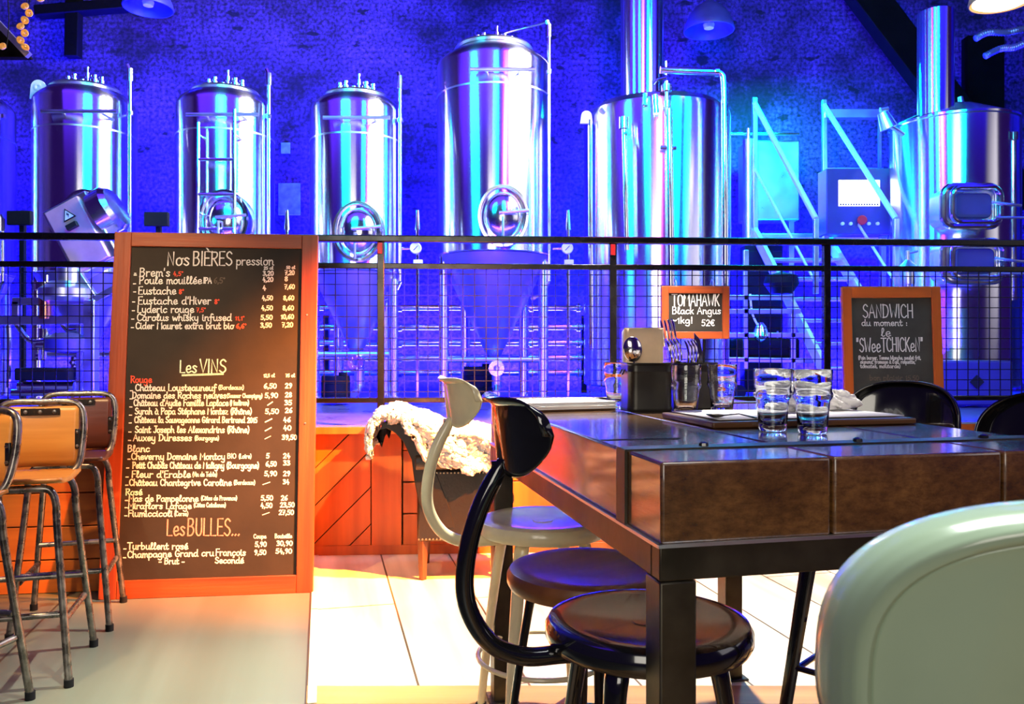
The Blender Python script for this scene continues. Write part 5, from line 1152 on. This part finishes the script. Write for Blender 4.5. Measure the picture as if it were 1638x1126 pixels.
# ---- school-type bar stools at the left
def school_stool(label, loc, rz, plym, group='bar stools by the plank block'):
    t = thing('bar_stool', label, 'stool', loc, rz, group); tm = M['tube_steel']
    SH = 0.785
    m = MB(); m.grid(lambda a, b: (-0.165 + 0.33 * a, -0.17 + 0.33 * b, SH - 0.012 * math.sin(PI * b) + 0.008 * (b < 0.02)), 16, 14); sm_ = m.build('seat', plym, t, solid=0.014)
    # front bent tube and rear bent tube, each a pair of legs joined under the seat
    for y, fy, nm in ((-0.15, -0.195, 'front'), (0.15, 0.195, 'rear')):
        for s_ in (-1, 1):
            P = smooth([(0.0, y, SH - 0.028), (s_ * 0.09, y, SH - 0.028), (s_ * 0.125, y, SH - 0.04), (s_ * 0.143, y * 1.02, SH - 0.09), (s_ * 0.15, y + (fy - y) * 0.2, SH - 0.2), (s_ * 0.203, fy * 1.13, 0.015)], 6)
            m = MB(); m.tube(P, 0.0145, 12); lg = m.build('leg', tm, t)
            m = MB(); m.cyl((s_ * 0.203, fy * 1.13, 0), (s_ * 0.203, fy * 1.13, 0.03), 0.018, 12); m.build('foot_cap', M['rubber'], lg)
    for z, ya, yb, xa, xb in ((0.27, -0.178, -0.178, -0.172, 0.172), (0.33, 0.178, 0.178, -0.17, 0.17), (0.24, -0.18, 0.18, 0.174, 0.174), (0.24, -0.18, 0.18, -0.174, -0.174)):
        m = MB(); m.cyl((xa, ya, z), (xb, yb, z), 0.0125, 12); m.build('footrest', tm, t)
    P = smooth([(0.125, 0.14, SH - 0.02), (0.155, 0.16, SH + 0.02), (0.165, 0.185, SH + 0.10), (0.168, 0.20, SH + 0.20), (0.155, 0.208, SH + 0.262), (0.11, 0.21, SH + 0.288), (0, 0.21, SH + 0.29)], 6)
    P2 = [Vector((-p.x, p.y, p.z)) for p in P][::-1]
    m = MB(); m.tube(P + P2[1:], 0.0145, 12); m.build('back_frame', tm, t)
    m = MB(); m.grid(lambda a, b: (-0.15 + 0.30 * a, 0.172 + 0.03 * b + 0.010 * math.sin(PI * a) , SH + 0.015 + 0.255 * b), 16, 8); m.build('backrest', plym, t, solid=0.012)
    m = MB(); m.box((0, 0.197, SH + 0.247), (0.15, 0.008, 0.03)); br = m.build('bracket', M['black_metal'], t, bevel=0.002)
    for x in (-0.055, 0, 0.055):
        m = MB(); m.lathe([(0.001, 0.006), (0.008, 0.005), (0.009, 0)], 10, Matrix.Translation((x, 0.194, SH + 0.247)) @ Matrix.Rotation(R(90), 4, 'X')); m.build('screw', M['tube_steel'], br)
    m = MB(); m.box((0.148, 0.178, SH + 0.13), (0.02, 0.012, 0.085)); br = m.build('bracket', M['black_metal'], t, bevel=0.002)
    for z in (0.10, 0.16):
        m = MB(); m.lathe([(0.001, 0.006), (0.006, 0.005), (0.007, 0)], 10, Matrix.Translation((0.148, 0.171, SH + z)) @ Matrix.Rotation(R(90), 4, 'X')); m.build('screw', M['tube_steel'], br)
    return t
school_stool('bar stool with a honey plywood backrest, left of the menu board', Vector((-1.965, 3.29, 0)), R(16), M['ply'])
school_stool('bar stool at the left edge, nearer than the others and mostly cut off', Vector((-2.03, 2.84, 0)), R(-10), M['ply'])
school_stool('bar stool with a dark red-brown backrest next to the menu board', Vector((-2.12, 3.90, 0)), R(18), M['red_ply'])

# ---- leather armchair with a fleece
AX, AY = -0.62, 4.53
ac = thing('leather_armchair', 'low black leather armchair with nailhead trim against the panelled wall', 'armchair', (AX, AY, 0), R(3.2))
def scroll(n=18):
    out = []
    for i in range(n): 
        a = R(200 - 290 * i / (n - 1)); out.append((a, 0))
    return out
# side profile in (x, z): back scroll at left, arm at right
back = [(0.18, 0.30), (0.10, 0.44), (0.075, 0.56), (0.06, 0.68), (0.015, 0.78), (-0.03, 0.83), (-0.075, 0.855), (-0.115, 0.845), (-0.13, 0.81), (-0.115, 0.78), (-0.125, 0.83), (-0.10, 0.885), (-0.055, 0.905), (0.0, 0.895), (0.06, 0.86), (0.12, 0.78), (0.16, 0.70), (0.2, 0.60), (0.26, 0.44), (0.30, 0.30)]
m = MB(); m.prism(back, 0.0, 0.43); m.build('back', M['leather'], ac, bevel=0.012)
m = MB(); m.prism([(0.09, 0.22), (0.09, 0.62), (0.62, 0.62), (0.62, 0.22)], 0.005, 0.07); m.prism([(0.09, 0.22), (0.09, 0.62), (0.62, 0.62), (0.62, 0.22)], 0.36, 0.425); m.build('arm_panel', M['leather'], ac, bevel=0.015)
for y in (0.035, 0.392):
    m = MB(); m.tube([(0.08, y, 0.665), (0.64, y, 0.675)], 0.055, 18); m.build('arm_roll', M['leather'], ac, bevel=0.006)
m = MB(); m.box((0.36, 0.21, 0.30), (0.54, 0.29, 0.18)); m.build('seat_base', M['leather'], ac, bevel=0.02)
m = MB(); m.box((0.40, 0.21, 0.44), (0.48, 0.285, 0.11)); m.build('cushion', M['leather'], ac, bevel=0.04)
for x, y in ((0.12, 0.04), (0.58, 0.04), (0.12, 0.39), (0.58, 0.39)):
    m = MB(); m.tube([(x, y, 0.23), (x, y, 0.0)], [0.032, 0.022], 4); m.build('leg', M['dark_wood'], ac, bevel=0.003)
m = MB()
for i in range(26):
    for z in (0.605, 0.235):
        x = 0.10 + 0.02 * i; m.lathe([(0.001, 0.004), (0.004, 0.003), (0.0055, 0)], 8, Matrix.Translation((x, 0.005, z)) @ Matrix.Rotation(R(90), 4, 'X'))
for i in range(18): m.lathe([(0.001, 0.004), (0.004, 0.003), (0.0055, 0)], 8, Matrix.Translation((0.605, 0.005, 0.24 + 0.021 * i)) @ Matrix.Rotation(R(90), 4, 'X'))
tag(m.build('nailhead_trim', M['brass'], ac), 'row of bright nailheads', kind='stuff')
# fleece over the back and arm
random.seed(5)
prof = smooth([(-0.17, 0.74), (-0.175, 0.84), (-0.14, 0.925), (-0.06, 0.955), (0.03, 0.935), (0.11, 0.86), (0.2, 0.76), (0.34, 0.74), (0.48, 0.745), (0.58, 0.735)] and [(-0.17, 0, 0.74), (-0.178, 0, 0.84), (-0.14, 0, 0.925), (-0.06, 0, 0.955), (0.03, 0, 0.94), (0.12, 0, 0.90), (0.24, 0, 0.86), (0.36, 0, 0.84), (0.48, 0, 0.83), (0.60, 0, 0.80)], 8)
m = MB(); nu, nv = len(prof) - 1, 80
def fz(a, b):
    i = min(int(round(a * nu)), nu); p = prof[i]
    hang = 0.17 * min(1, max(0, (a - 0.40) * 5)) + 0.03
    k = random.uniform(-0.008, 0.008); wob = 0.012 * math.sin(i * 0.8) + 0.008 * math.sin(i * 2.3)
    if b < 0.3:
        q = b / 0.3; y = -0.045 + 0.012 * math.sin(5 * q + i * 0.3); z = p.z - (hang + wob) * (1 - q) - 0.012
    else:
        q = (b - 0.3) / 0.7; y = -0.045 + 0.475 * q; z = p.z - 0.012 * (1 - q) ** 6
    return (p.x + k + 0.008 * math.sin(9 * b), y + random.uniform(-0.008, 0.008), z + random.uniform(-0.008, 0.008) + 0.010 * math.sin(11 * b + i * 0.4))
m.grid(fz, nu, nv); fl_ = m.build('fleece_throw', M['fleece'], solid=0.03, angle=180); fl_.location = (AX, AY, 0.0); fl_.rotation_euler.z = R(3.2)
tag(fl_, 'fluffy white fleece throw draped over the black leather armchair', 'throw')
